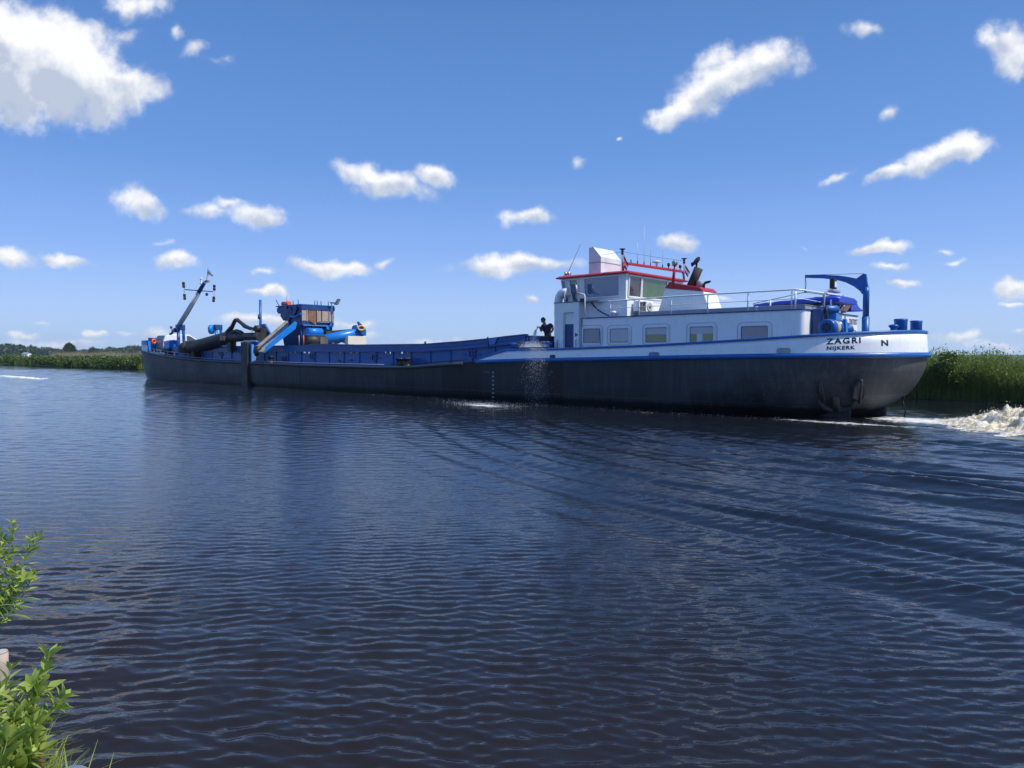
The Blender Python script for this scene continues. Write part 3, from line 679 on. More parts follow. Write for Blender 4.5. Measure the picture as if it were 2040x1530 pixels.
aft_frame(1.28, 2.15, WB+.12, WT-.06, mat('window_dark_inside', (.05, .03, .028), .06, var=.5, spec=.9, coat=.5)); aft_frame(2.22, 4.15, WB+.12, WT-.06, GLASSG); aft_frame(4.22, 5.35, WB+.12, WT-.06, GLASSG)
# roof with red edge
mb = B(); ro = .28
a = [(WU0-.22, WV0-.2, WT), (WU1+.34, WV0-.2, WT), (WU1+.34, WV1+.2, WT), (WU0-.22, WV1+.2, WT)]
b = [(p[0], p[1], WT+.045) for p in a]; c_ = [(p[0]+(.12 if p[0] < 12 else -.12), p[1]+(.12 if p[1] < 3 else -.12), WT+.11) for p in a]
mb.hexa(a, b); mb.hexa(b, c_); mb.build('wheelhouse_roof', RED, ship, bevel=.01)
# red bar with aerials, standing over the after edge of the roof
BU = 10.35
p0 = QA(1243, 524, BU+.3); p1 = QA(1359, 541, BU+.3)
rb = B().bar(p0, p1, .09, .10).build('aerial_bar', RED, ship, bevel=.01)
B().tube([p0, p0-Vector((0, .05, .12)), (p0.x, p0.y-.05, WT+.1)], .045, 10).build('bar_leg', RED, rb)
mb = B(); mb.tube([p1, p1+Vector((0, .12, -.08)), (p1.x, p1.y+.16, p1.z-.25), (p1.x, p1.y+.16, WT+.1)], .05, 10); mb.build('bar_leg', RED, rb)
def aerial(px, h, r=.009, base=.05, m=WHITE2, bm=BLACK, dz=0):
    q = QA(px, 530, BU+.3); f = (q.y-p0.y)/(p1.y-p0.y); w = p0.z+(p1.z-p0.z)*f+.05
    o = B().tube([(q.x, q.y, w), (q.x, q.y, w+.12)], .022, 8).build('aerial', bm, ship)
    B().tube([(q.x, q.y, w+.12), (q.x, q.y, w+h)], [r, r*.5], 6).build('whip', m, o)
for px, h in ((1257, .16), (1270, .85), (1283, 1.52), (1320, 1.5)): aerial(px, h)
aerial(1296, .62, .008, m=BLACK, bm=RED)
q = QA(1308, 530, BU+.3); w = p0.z+(p1.z-p0.z)*.55
B().lathe((q.x, q.y, w), [(.05, 0), (.04, .1), (.06, .16), (.03, .18), (.19, .22), (.19, .25), (.06, .29)], 20).build('radar_dish', WHITE2, ship)
for px in (1332, 1355):
    q = QA(px, 530, BU+.3); B().lathe((q.x, q.y, p0.z+(p1.z-p0.z)*(.8 if px < 1340 else 1.0)), [(.02, 0), (.02, .12), (.055, .14), (.06, .26), (.03, .27)], 12).build('antenna_cup', BLACK, ship)
# mast light poles
def lightpole(px, ybase, ytop, u):
    a = QA(px, ybase, u); b = QA(px, ytop, u)
    o = B().tube([a, b], .025, 8).build('light_pole', GREY, ship)
    B().lathe((b.x, b.y, b.z-.22), [(.03, 0), (.05, .02), (.05, .1), (.03, .11), (.06, .14), (.03, .17), (.12, .21), (.12, .23)], 12).build('lamp', BLACK, o)
    return a, b
lp1 = lightpole(1240, 541, 496, BU+.35); lp2 = lightpole(1363, 560, 515, BU-.1)
B().tube([(TR1-.2, 2.0, 6.0), lp1[1]-Vector((0, 0, .1))], .006, 5).build('wire', BLACK, ship)
B().tube([lp1[1]-Vector((0, 0, .1)), lp1[1]*.5+lp2[1]*.5-Vector((0, 0, .12)), lp2[1]-Vector((0, 0, .1))], .006, 5).build('wire', BLACK, ship)
# red searchlight stand in front of the funnel, searchlight
q = Q(1340, 563, 2.2); t_ = Q(1345, 530, 2.2)
sl = B().tube([q-Vector((0, 0, .2)), q.lerp(t_, .5), t_], [.06, .055, .05], 10).build('searchlight_stand', RED, ship)
B().lathe(t_+Vector((0, 0, .1)), [(.05, -.09), (.10, -.04), (.11, .07), (.10, .09)], 18, axis=(.6, -.8, 0)).build('searchlight', mat('dark_lamp', (.12, .15, .18), .3), sl)
# galvanised vent trunk
a = Q(1173, 548, 2.0); b = Q(1197, 548, 2.0); ux0, ux1 = b.x, a.x
zt = Q(1185, 492, 2.0).z; vb = 3.45
mb = B()
mb.prism([(ux0, 2.0, WT+.14), (ux1, 2.0, WT+.14), (ux1, 2.0, zt), (ux0+(ux1-ux0)*.62, 2.0, zt), (ux0, 2.0, zt-.42)], (0, vb-2.0, 0))
vt = mb.build('vent_trunk', GALV, ship, bevel=.008)
mb = B(); mb.box((ux0-.012, 1.988, WT+.66), (ux1+.012, vb+.012, WT+.69)); mb.build('vent_seam', GREY, vt)
q = Q(1178, 494, 2.0); B().lathe((ux1-.1, 2.15, zt), [(.05, 0), (.06, .03), (.03, .07)], 10).build('vent_cap', GREY, vt)
# searchlights and whip at the front of the roof
q = Q(1127, 546, 1.3); mb = B(); mb.lathe((q.x, 1.3, WT+.24), [(.06, -.08), (.07, .0), (.07, .06)], 12, axis=(.5, -.8, 0)); mb.lathe((q.x-.16, 1.3, WT+.24), [(.06, -.08), (.07, .0), (.07, .06)], 12, axis=(.5, -.8, 0)); mb.bar((q.x+.1, 1.3, WT+.15), (q.x-.28, 1.3, WT+.15), .05, .05); mb.build('spotlight', SILV, ship)
a = Q(1131, 545, 1.35); b = Q(1157, 486, 1.35); B().tube([a, b], [.012, .005], 6).build('whip_aerial', BLACK, ship)
# inlet pipe with elbow at the front, satellite dish, mirror on its bracket
q = Q(1112, 660, HS+.15); x = q.x+.02
B().tube([(x, .95, 1.7), (x, .95, 3.62), (x-.001, .95, 3.64)], .17, 20).build('inlet_pipe', WHITE, ship)
B().tube([(x, .95, 3.64), (x, .95, 3.66)], .185, 20).build('pipe_flange', GREY, ship)
B().tube([(x, .95, 3.66), (x, .95, 4.15), (x-.04, .95, 4.32), (x-.14, .95, 4.44), (x-.3, .95, 4.5), (x-.5, .95, 4.52)], .17, 20).build('pipe_elbow', WHITE, ship)
q = Q(1126, 588, .74); B().lathe((q.x, .74, q.z), [(.03, .03), (.15, .015), (.24, -.02), (.24, -.03), (.15, .005), (.02, .02)], 28, axis=(.9, -.45, .1)).build('satellite_dish', WHITE2, ship)
a, b, c2, d2 = [Q(x_, y_, .55) for x_, y_ in ((1165, 634), (1165, 590), (1149, 585), (1148, 568))]
mb = B(); mb.tube([a, b, b+Vector((.02, 0, .06)), c2+Vector((0, 0, .03)), c2, d2], .028, 8); br = mb.build('mirror_bracket', WHITE2, ship)
q = Q(1143, 575, .55); mb = B(); mb.box((q.x-.10, .5, q.z-.2), (q.x+.12, .6, q.z+.2)); mb.build('mirror', mat('mirror_back', (.10, .12, .16), .4), br, bevel=.03)
q = Q(1160, 598, .55); B().box((q.x-.06, .48, q.z-.07), (q.x+.06, .6, q.z+.07)).build('side_lamp', BLACK, br, bevel=.01)
# funnel casing with red top
fv = 2.2
pts = [Q(x_, y_, fv) for x_, y_ in ((1308, 640), (1325, 574), (1334, 562), (1394, 572), (1401, 580), (1416, 634))]
zb = 3.45
body = [pts[0], pts[1], pts[4], pts[5]]
body[0].z = zb; body[3].z = zb
fun = B().prism(body, (0, 1.1, 0)).build('funnel_casing', WHITE, ship, bevel=.03)
cap_ = [Vector((pts[1].x+.02, fv-.03, pts[1].z)), Vector((pts[2].x, fv-.03, pts[2].z)), Vector((pts[3].x, fv-.03, pts[3].z)), Vector((pts[4].x-.04, fv-.03, pts[4].z))]
B().prism(cap_, (0, 1.16, 0)).build('funnel_cap', RED, fun, bevel=.03)
a = Q(1374, 572, 2.8); b = Q(1392, 534, 2.8)
ex = B().tube([a-Vector((0, 0, .1)), b], .17, 20).build('exhaust_pipe', mat('sooty_pipe', (.035, .033, .03), .7, var=.3), ship)
c3 = Q(1388, 524, 2.8); mb = B(); dd = (b-a).normalized(); mb.lathe(c3+Vector((0, 0, .08)), [(.02, -.015), (.17, -.01), (.18, .015), (.02, .02)], 20, axis=(.35, -.75, .5)); mb.bar(c3, b+Vector((.1, 0, 0)), .04, .06); mb.prism([c3, c3+Vector((.22, 0, -.12)), c3+Vector((.25, 0, .02)), c3+Vector((.12, 0, .07))], (0, .05, 0)); mb.build('exhaust_flap', BLACK, ex)
q = Q(1394, 572, 2.8); mb = B(); mb.lathe((q.x, 2.8, q.z-.12), [(.06, 0), (.06, .12), (.13, .14), (.13, .34), (.1, .36)], 18); mb.build('mushroom_vent', GREY, ship)
a = Q(1402, 573, 2.8); mb = B(); mb.tube([a-Vector((0, 0, .1)), a+Vector((0, 0, .1)), a+Vector((-.06, 0, .18)), a+Vector((-.2, 0, .2)), a+Vector((-.28, 0, .22))], [.05, .05, .05, .05, .03], 10); mb.build('bent_exhaust', BLACK, ship)
# air conditioner on the base: grille and fan, facing aft
q = QA(1265, 607, TR0); ac = B().box((TR0-.34, q.y-.22, 3.63), (TR0-.06, q.y+.85, 4.02)).build('air_conditioner', WHITE2, ship, bevel=.015)
mb = B()
for k in range(7): mb.box((TR0-.352, q.y-.19, 3.66+k*.05), (TR0-.342, q.y+.18, 3.685+k*.05))
for k in range(4): mb.box((TR0-.356, q.y-.19+k*.11, 3.655), (TR0-.35, q.y-.16+k*.11, 3.99))
mb.build('grille', BLACK, ac)
mb = B(); mb.lathe((TR0-.345, q.y+.5, 3.82), [(.17, 0), (.18, .01), (.16, .012)], 24, axis=(-1, 0, 0)); mb.build('fan', mat('fan_beige', (.45, .42, .36), .6), ac)
B().lathe((TR0-.36, q.y+.5, 3.82), [(.05, 0), (.05, .012)], 12, axis=(-1, 0, 0)).build('fan_hub', BLACK, ac)
q = Q(1223, 628, 1.0); B().lathe((q.x, .98, 3.41), [(.09, 0), (.09, .15), (.11, .16), (.11, .2), (.06, .24)], 16).build('mushroom_vent', WHITE2, ship)
q = Q(1507, 615, .95); B().lathe((q.x, .95, 3.41), [(.03, 0), (.03, .13), (.05, .14), (.05, .16)], 12).build('roof_socket', WHITE2, ship)

# ---------------- railing on the deckhouse roof
RV = HS+.02
posts = [(1165, 634, 592), (1216, 633, 600), (1273, 630, 596), (1337, 628, 591), (1410, 625, 587), (1490, 622, 581), (1577, 618, 577), (1599, 617, 578)]
mb = B(); rail_top = []
tp = [(1165, 600), (1216, 600), (1273, 596), (1337, 591), (1410, 586.5), (1490, 582), (1577, 577)]
rl = [Q(x_, y_, RV) for x_, y_ in tp]
for px, _, _ in posts[1:7]:
    q = Q(px, 600, RV); top_ = lerp([(p.x, p.z) for p in rl], q.x); mb.tube([(q.x, RV, 3.40), (q.x, RV, top_)], .024, 8)
r7 = QA(1599, 578, UA+.25)
aft = [Vector((UA+.12, .95, rl[-1].z-.02)), QA(1640, 584, UA+.12), QA(1683, 590, UA+.12)]
mb.tube(rl[:-1]+[rl[-1], Vector((UA+.3, RV, rl[-1].z)), aft[0], aft[1], aft[2]], .026, 8)
for a_ in (Vector((UA+.3, RV+.02, 0)), QA(1640, 600, UA+.12), QA(1678, 600, UA+.12)):
    zt_ = rl[-1].z if a_.y < 1 else aft[1].z-.03; mb.tube([(a_.x, a_.y, 3.40), (a_.x, a_.y, zt_-.01)], .026, 8)
mb.build('railing', WHITE2, ship)
mb = B(); mid = [Vector((p.x, p.y, 3.42+(p.z-3.42)*.52)) for p in rl]
mb.tube(mid + [Vector((UA+.3, RV, mid[-1].z)), Vector((aft[0].x, aft[0].y, mid[-1].z)), Vector((aft[2].x, aft[2].y, mid[-1].z-.03))], .012, 6); mb.build('railing_wire', WHITE2, ship)
# floodlight on its bent bracket at the after corner of the roof
a_ = QA(1641, 612, UA-.1); b_ = QA(1643, 584, UA-.1); c_ = QA(1650, 577, UA-.1)
fl = B().tube([(a_.x, a_.y, 3.0), b_, c_, QA(1660, 576, UA-.1)], .024, 8).build('lamp_bracket', GREY, ship)
q = QA(1659, 566, UA-.1); B().box((q.x-.09, q.y-.15, q.z-.17), (q.x+.06, q.y+.15, q.z+.17)).build('floodlight', BLACK, fl, bevel=.02)
B().box((q.x-.1, q.y-.09, q.z-.11), (q.x-.092, q.y+.09, q.z+.08)).build('lamp_glass', mat('lamp_face', (.75, .78, .8), .2), fl)
q = QA(1661, 580, UA-.1); B().box((q.x-.12, q.y-.38, q.z-.05), (q.x+.1, q.y+.34, q.z+.04)).build('tube_lamp', SILV, fl, bevel=.03)
# boarding ladder / pale brace at the corner
a_ = QA(1665, 618, UA); b_ = QA(1684, 596, UA); mb = B(); mb.bar(a_, b_, .05, .05); mb.bar(a_+Vector((0, .25, -.05)), b_+Vector((0, .2, -.05)), .05, .05); mb.build('white_brace', WHITE2, ship)

# ---------------- after deck: winch, crane, bollards
win = B().box((3.3, 1.32, 1.9), (3.64, 2.1, 3.44)).build('winch_housing', NAVY, ship, bevel=.06)
ax = Vector((0, -1, 0)); w0 = Vector((3.02, .98, 2.82))
mb = B(); mb.lathe(w0, [(.14, .10), (.22, .10), (.255, .07), (.265, -.12), (.26, -.2), (.21, -.24), (.21, -.62), (.27, -.64), (.27, -.69), (.2, -.7)], 28, axis=ax); mb.build('winch_drum', BLUE, win)
mb = B(); mb.lathe(w0+ax*.10, [(.14, 0), (.14, .004)], 20, axis=ax); mb.build('winch_hub', BLACK, win)
mb = B(); mb.lathe(w0+ax*.1, [(.035, 0), (.035, .03)], 12, axis=ax)
for k in range(6):
    an = k*math.pi/3; e = Vector((math.cos(an), 0, math.sin(an))); mb.bar(w0+ax*.11, w0+ax*.11+e*.14, .025, .02, ax)
mb.build('winch_spokes', NAVY, win)
mb = B(); mb.lathe(w0-ax*.42, [(.225, -.15), (.24, -.12), (.24, .12), (.225, .15)], 24, axis=ax); mb.build('winch_rope', ROPE, win)
mb = B(); mb.box((2.9, 1.72, 2.0), (3.3, 2.35, 3.08)); mb.build('gear_case', NAVY, win, bevel=.03)
mb = B(); mb.prism([(2.85, 2.2, 2.0), (2.85, 2.48, 2.0), (2.85, 2.42, 2.75), (2.85, 2.34, 3.12), (2.85, 2.14, 3.12), (2.85, 2.2, 2.75)], (.1, 0, 0)); mb.build('brake_lever', BLUE2, win, bevel=.015)
mb = B(); mb.lathe((3.02, 2.78, 2.78), [(.2, 0), (.25, .02), (.25, .07), (.14, .08), (.14, .3)], 26, axis=(0, -1, 0)); mb.build('winch_flange', BLUE, win)
mb = B(); mb.lathe((3.12, 1.75, 3.42), [(.1, -.28), (.13, -.22), (.13, .12), (.09, .17)], 18, axis=(-.6, .8, 0)); mb.build('winch_motor', BLUE, win)
mb = B(); mb.box((3.0, 1.7, 3.08), (3.24, 1.95, 3.3)); mb.build('motor_foot', BLUE2, win, bevel=.01)
mb = B(); mb.tube([(3.2, 1.4, 3.05), (3.2, 1.4, 3.45), (3.25, 1.55, 3.5), (3.25, 1.7, 3.38)], .03, 8); mb.build('hydraulic_hose', BLACK, win)
# crane
cv_ = QA(1723, 660, 3.05).y; cu_ = 3.05
P_ = lambda x_, y_: Q(x_, y_, cv_)
cbase = P_(1724, 664); chead = P_(1722, 585)
cr = B().tube([(cbase.x, cv_, 1.9), (cbase.x, cv_, P_(1724, 631).z)], .125, 20).build('crane_post', BLUE, ship)
B().tube([(cbase.x, cv_, P_(1724, 633).z), (cbase.x, cv_, P_(1724, 585).z), (cbase.x, cv_, P_(1723, 572).z)], [.105, .105, .09], 18).build('crane_column', BLUE, cr)
topl = [(1604, 548.5), (1640, 547.5), (1672, 549), (1692, 552), (1707, 555), (1721, 545), (1726, 546), (1728, 562), (1730, 572), (1730, 586)]
botl = [(1605, 553.5), (1640, 554.5), (1668, 558), (1686, 563), (1702, 571), (1714, 580), (1718, 586)]
poly = [P_(*p) for p in topl] + [P_(*p) for p in botl[::-1]]
poly = [Vector((p.x, cv_-.06, p.z)) for p in poly]
B().prism(poly, (0, .12, 0)).build('crane_jib', BLUE, cr, bevel=.01)
mb = B(); a_ = P_(1604, 548); b_ = P_(1721, 545); mb.tube([a_, b_], .008, 5); c_ = P_(1604, 575); mb.tube([a_, c_+Vector((0, 0, .05)), c_], .009, 5); mb.tube([P_(1605, 552), P_(1606, 568), P_(1604.5, 578)], .009, 5); mb.lathe(P_(1604.5, 581), [(.04, -.02), (.05, 0), (.04, .02)], 12, axis=(0, 1, 0)); mb.build('crane_wire', BLACK, cr)
# bollards on the stern
for px_b, r_, ht in ((1794, .19, .5), (1825, .17, .47)):
    q = Q(px_b, 660, 3.0 if px_b < 1800 else 3.9)
    B().lathe((q.x, q.y, 2.3), [(r_, 0), (r_, ht+.22), (r_*1.06, ht+.25), (r_*1.06, ht+.29), (r_*.9, ht+.31)], 26).build('stern_bollard', BLUE, ship)
q = Q(1780, 660, 2.2); B().lathe((q.x, 2.2, 2.62), [(.17, 0), (.14, .05), (.09, .12), (.10, .18), (.15, .23), (.13, .27), (.05, .29)], 20).build('fairlead_roller', BLUE, ship)
# stern deck plate at the cap (blue)
mb = B(); L1 = []; L2 = []
for i in range(NN-16, NN+17):
    q = ring_cache(2.0, -.12)[i]; L1.append((q[0], q[1], capw(q[0])+.03)); q2 = ring_cache(2.0, -.55)[i]; L2.append((q2[0], q2[1], capw(q2[0])+.04))
loft(mb, [L1, L2], closed=False); mb.build('stern_plate', BLUE, ship)
# fairlead openings and marks in the bulwark
def hullpt(s_px, w, off): # point on the outside of the stern at the image column s_px
    best_ = None
    for i in range(NB+5, NN+2):
        for f in (0, .25, .5, .75):
            q0, q1 = ring_cache(2.0, off)[i], ring_cache(2.0, off)[i+1]
            q = (q0[0]+(q1[0]-q0[0])*f, q0[1]+(q1[1]-q0[1])*f)
            P = W(q[0], q[1], w)-Vector((0, 0, CAMH)); c_, s_ = math.cos(PIT), math.sin(PIT)
            X = 1020+F*P.x/(P.y*c_-P.z*s_)
            if best_ is None or abs(X-s_px) < best_[0]: best_ = (abs(X-s_px), q)
    return best_[1]
arc = [ring_cache(2.0, .0)[i] for i in range(NB, NN+20)]
acc = [0.]
for a_, b_ in zip(arc, arc[1:]): acc.append(acc[-1]+math.hypot(b_[0]-a_[0], b_[1]-a_[1]))
def along(u_start, s, out, w):   # s metres aft of station u_start, following the curve of the stern
    k0 = next(i for i in range(len(arc)-1) if arc[i+1][0] <= u_start <= arc[i][0] or arc[i][1] > 3)
    f = (arc[k0][0]-u_start)/(arc[k0][0]-arc[k0+1][0]+1e-9); t0 = acc[k0]+f*(acc[k0+1]-acc[k0])+s
    k = max(j for j in range(len(acc)-1) if acc[j] <= t0); f = (t0-acc[k])/(acc[k+1]-acc[k])
    u = arc[k][0]+(arc[k+1][0]-arc[k][0])*f; v = arc[k][1]+(arc[k+1][1]-arc[k][1])*f
    du, dv = arc[k+1][0]-arc[k][0], arc[k+1][1]-arc[k][1]; l = math.hypot(du, dv)
    nu, nv_ = dv/l, -du/l
    if nv_*1 > 0 and v < 3: pass
    sgn = -1 if (nu*(u-6)+nv_*(v-3.3)) < 0 else 1
    h = bul_top(u)-sheer(u)-.05; lean = .05*min(max((w-sheer(u)-.05)/max(h, .1), 0), 1)
    return (u+sgn*nu*(out-lean), v+sgn*nv_*(out-lean), w)
def text_on_hull(txt, px, py_base, height, spacing, name, wide=1.2, slope=0.):
    cu = bpy.data.curves.new(name, 'FONT'); cu.body = txt; cu.size = height/.7; cu.extrude = .0; cu.offset = height*.045; cu.space_character = spacing; cu.resolution_u = 3
    ob = bpy.data.objects.new('tmp', cu); C.objects.link(ob); bpy.context.view_layer.update()
    me = bpy.data.meshes.new_from_object(ob.evaluated_get(bpy.context.evaluated_depsgraph_get())); bpy.data.objects.remove(ob)
    bm = bmesh.new(); bm.from_mesh(me); bmesh.ops.subdivide_edges(bm, edges=[e for e in bm.edges if e.calc_length() > .06], cuts=2)
    q = hullpt(px, 2.2, 0.); w0_ = QT(px, py_base, q)
    for v in bm.verts:
        p = along(q[0], v.co.x*wide, .0045, w0_+v.co.y+slope*v.co.x); p = Vector(p)-Vector(SORG); v.co = (-p.x, p.y, p.z)
    bm.to_mesh(me); bm.free(); me.materials.clear(); me.materials.append(LETT)
    o = bpy.data.objects.new(name, me); C.objects.link(o); o.parent = ship; return o
def QT(px, py, q):
    r = ray(px, py); P = W(q[0], q[1], 0); t = P.y/r.y; return CAMH + r.z*t
text_on_hull('ZAGRI', 1647, 685.5, .165, 1.28, 'ship_name', 1.2, .045)
text_on_hull('NIJKERK', 1647, 697, .105, 1.2, 'home_port', 1.22, .035)
text_on_hull('N', 1756, 689, .17, 1, 'ship_letter', 1.35, .02)
text_on_hull("1", 1840, 698, .09, 1, 'ship_letter', 1., .0)
# registration number on the after wall of the deckhouse
def flat_text(txt, P0, height, name, wide, plane, m=LETT):
    cu = bpy.data.curves.new(name, 'FONT'); cu.body = txt; cu.size = height/.7; cu.offset = height*.02; cu.resolution_u = 3
    ob = bpy.data.objects.new('tmp', cu); C.objects.link(ob); bpy.context.view_layer.update()
    me = bpy.data.meshes.new_from_object(ob.evaluated_get(bpy.context.evaluated_depsgraph_get())); bpy.data.objects.remove(ob)
    for v in me.vertices:
        x_, y_ = v.co.x*wide, v.co.y
        p = Vector((P0[0], P0[1]+x_, P0[2]+y_)) if plane == 'aft' else Vector((P0[0]-x_, P0[1], P0[2]+y_))
        p -= Vector(SORG); v.co = (-p.x, p.y, p.z)
    me.materials.clear(); me.materials.append(m)
    o = bpy.data.objects.new(name, me); C.objects.link(o); o.parent = ship; return o
q = QA(1712, 647, UA-.01); flat_text('2007007', (UA-.006, q.y-1.22, q.z-.02), .21, 'registration_number', .95, 'aft')
# openings in the bulwark, closed with grey plates
def hull_plate(px, py, wd, ht, name, m, out=.02):
    q = hullpt(px, 2.1, 0.); w0_ = QT(px, py, q); mb = B(); n_ = 6
    A_, B_ = [], []
    prof = [(0, 0), (0, ht*.7), (wd*.1, ht*.95), (wd*.2, ht), (wd*.8, ht), (wd*.9, ht*.95), (wd, ht*.7), (wd, 0)]
    for x_, y_ in prof: A_.append(along(q[0], x_, out, w0_+y_)); B_.append(along(q[0], x_, -.03, w0_+y_))
    mb.hexa(A_, B_); return mb.build(name, m, ship)
hull_plate(1291, 711, .42, .17, 'freeing_port', mat('port_shade', (.18, .22, .32), .5)); hull_plate(1548, 703, .42, .16, 'freeing_port', mat('port_grey', (.35, .36, .38), .5)); hull_plate(1098, 714, .26, .14, 'freeing_port', BLACK)
# draught marks
WORN = mat('worn_white', (.3, .31, .32), .6, var=.4)
for k in range(8):
    q = Q(982, 742+k*8.2, -.01); B().box((q.x-.05, -.012, q.z-.035), (q.x+.05, .002, q.z+.035)).build('draught_mark', WORN, ship)
q = Q(969, 741, -.01); B().box((q.x-.2, -.012, q.z-.008), (q.x+.2, .002, q.z+.008)).build('load_line_mark', WORN, ship)
# mooring line loop near the crane
a_ = [P_(x_, y_) for x_, y_ in ((1703, 664), (1706, 660), (1714, 657.5), (1722, 659), (1729, 664))]
B().tube([Vector((p.x, cv_-1.2, p.z)) for p in a_], .02, 8).build('pipe_loop', ROPE, ship)
# discharge fittings low on the stern, rudder head
q = hullpt(1765, 1.0, 0); 
us_, aa_, _, _, _ = lev(.75)
mb = B(); qd = ring(.75, .04)[NN-14]; mb.lathe((qd[0], qd[1], .8), [(.09, -.03), (.12, .0), (.12, .05), (.07, .06)], 14, axis=(-.3, -1, 0)); mb.build('discharge_pipe', BLACK, ship)
B().box((1.9, 3.2, -.8), (2.9, 3.4, .42)).build('rudder', BLACK, ship, bevel=.03); B().box((2.5, 1.6, -.8), (3.6, 1.7, .28)).build('side_rudder', BLACK, ship, bevel=.02)
qs = lev(.55)[0]; mb = B(); mb.tube([(qs+.2, 3.3, .66), (qs-.12, 3.3, .66), (qs-.14, 3.3, .56)], .05, 8); mb.tube([(qs-.08, 3.3, .62), (qs-.13, 3.3, .4), (qs-.2, 3.3, .2), (qs-.16, 3.3, -.05)], .02, 6); mb.build('stern_light_and_chain', BLACK, ship)
# ---------------- forward part of the ship
# bow bulwark: blue above, grey-white below
bow_i = [i for i in list(range(n_tot-NB+2, n_tot)) + list(range(0, NB-2)) if allp[i][0] > 53.2]
bow_i = [i for i in range(n_tot-NB, n_tot) if allp[i][0] > 53.0] + [i for i in range(0, NB+1) if allp[i][0] > 53.0]
def bowring(w0f, w1f, m, name, off=0.0, parent=ship):
    mb = B(); L = []
    for f, o_ in ((w0f, off), (w1f, off), (w1f, off-.05), (w0f, off-.05)):
        l = []
        for i in bow_i:
            q = ring_cache(2.0, round(o_, 3))[i]; s0 = sheer(q[0]); l.append((q[0], q[1], s0+(3.05-s0)*f))
        L.append(l)
    loft(mb, L+[L[0]], closed=False); return mb.build(name, m, parent)
bb = bowring(0.02, .58, mat('grey_white_paint', (.72, .74, .76), .45, var=.15), 'bow_bulwark'); bowring(.58, 1.0, BLUE, 'bow_rail', 0.004, bb)
q0 = ring_cache(2.0)[min([i for i in range(0, NB+1)], key=lambda i: abs(ring_cache(2.0)[i][0]-53.3))]
B().prism([(53.2, q0[1]+.02, 2.15), (53.2, q0[1]+.30, 2.15), (53.2, q0[1]+.24, 2.95), (53.2, q0[1]+.05, 3.0)], (-.05, 0, 0)).build('bulwark_end_plate', BLUE2, bb)
B().prism([(53.7, .10, 2.72), (53.15, .06, 2.12), (52.9, .06, 2.1), (53.05, .06, 2.75)], (0, .05, 0)).build('bulwark_brace', BLUE2, bb)
for (u, v, h) in ((55.6, 1.2, 3.3), (54.4, 1.0, 3.25)): B().lathe((u, v, 2.2), [(.16, 0), (.16, h-2.25), (.18, h-2.22), (.18, h-2.2)], 16).build('bow_bollard', BLUE, ship)
# lattice of pipes and rail along the forward side deck
mb = B(); mb.tube([(u, .14, sheer(u)+.32) for u in (53, 51, 49, 47, 46)], .02, 6)
for u in (52.2, 51, 49.8, 48.6, 47.4, 46.2): mb.tube([(u, .14, sheer(u)-.03), (u, .14, sheer(u)+.32)], .018, 6)
mb.build('deck_rail', GREY, ship)
# blue locker with dark hopper under it
B().prism([(50.5, .55, 2.4), (50.5, 1.2, 2.4), (50.5, 1.2, 3.02), (50.5, .95, 3.06), (50.5, .55, 2.95)], (.9, 0, 0)).build('deck_locker', BLUE2, ship, bevel=.02)
B().prism([(50.45, .6, 1.9), (50.45, 1.1, 1.9), (50.45, 1.25, 2.395), (50.45, .5, 2.395)], (.9, 0, 0)).build('hopper', BLACK, ship)
# lifting gantries: near and far
def gantry(u, v, hgt, near=True):
    g = B().tube([(u, v, 1.9), (u, v, hgt-.35)], .12, 14).build('gantry_post', BLUE if near else BLUE2, ship)
    B().tube([(u-.12, v+.36, 1.9), (u-.02, v+.36, hgt-.25), (u, v+.3, hgt-.05)], .11, 14).build('gantry_strut', BLUE2, g)
    B().box((u-.16, v-.14, hgt-.42), (u+.22, v+.46, hgt)).build('gantry_head', NAVY, g, bevel=.04)
    B().bar((u-.35, v+.1, 1.95), (u-.05, v+.42, hgt-.3), .1, .1).build('gantry_brace', BLUE, g)
    return g
gantry(49.85, 1.0, 4.2); gantry(51.3, 4.6, 4.35, False)
B().lathe((51.5, 4.3, 3.95), [(.05, -.15), (.36, -.12), (.38, 0), (.36, .12), (.05, .15)], 20, axis=(.75, -.6, 0)).build('hose_drum', BLUE2, ship)
mb = B(); mb.box((50.1, .8, 3.62), (50.6, 1.05, 3.86)); mb.tube([(50.2, .9, 3.9), (50.8, .9, 3.55), (51.1, .9, 3.5)], .09, 8); mb.lathe((50.75, .85, 4.0), [(.1, -.06), (.1, .06)], 10, axis=(0, 1, 0)); mb.build('gantry_winch', NAVY, ship)
# folding mast with yard, lamps and pennant staff
mv = 1.35
ma, mt_ = Q(357, 647, mv), Q(408, 562, mv); mm = ma.lerp(mt_, .78)
mast = B().tube([ma, mm], [.17, .13], 14).build('mast', mat('mast_grey_white', (.80, .82, .84), .4, var=.05), ship)
B().tube([mm, mt_], [.15, .12], 14).build('mast_top', NAVY, mast)
B().tube([Q(363, 646, mv-.1), Q(378, 622, mv-.15), Q(399, 585, mv-.1)], .03, 6).build('mast_stay', GREY, mast)
yu = mm.x+.1; ya, yb = QA(368.5, 577, yu), QA(424, 581, yu)
yard = B().tube([ya, yb], .035, 8).build('yard', NAVY, mast)
for px_, y0_, y1_, e_ in ((367, 563, 597, ya), (426.5, 569, 600, yb)):
    a_, b_ = QA(px_, y0_, yu), QA(px_, y1_, yu)
    B().tube([a_, b_], .018, 6).build('lamp_rod', GREY, mast)
def lamps(lst):
    for px_, py_ in lst:
        q = QA(px_, py_, yu); B().lathe((q.x, q.y, q.z-.1), [(.08, 0), (.095, .01), (.095, .19), (.08, .2)], 12).build('signal_lamp', BLACK, ship)
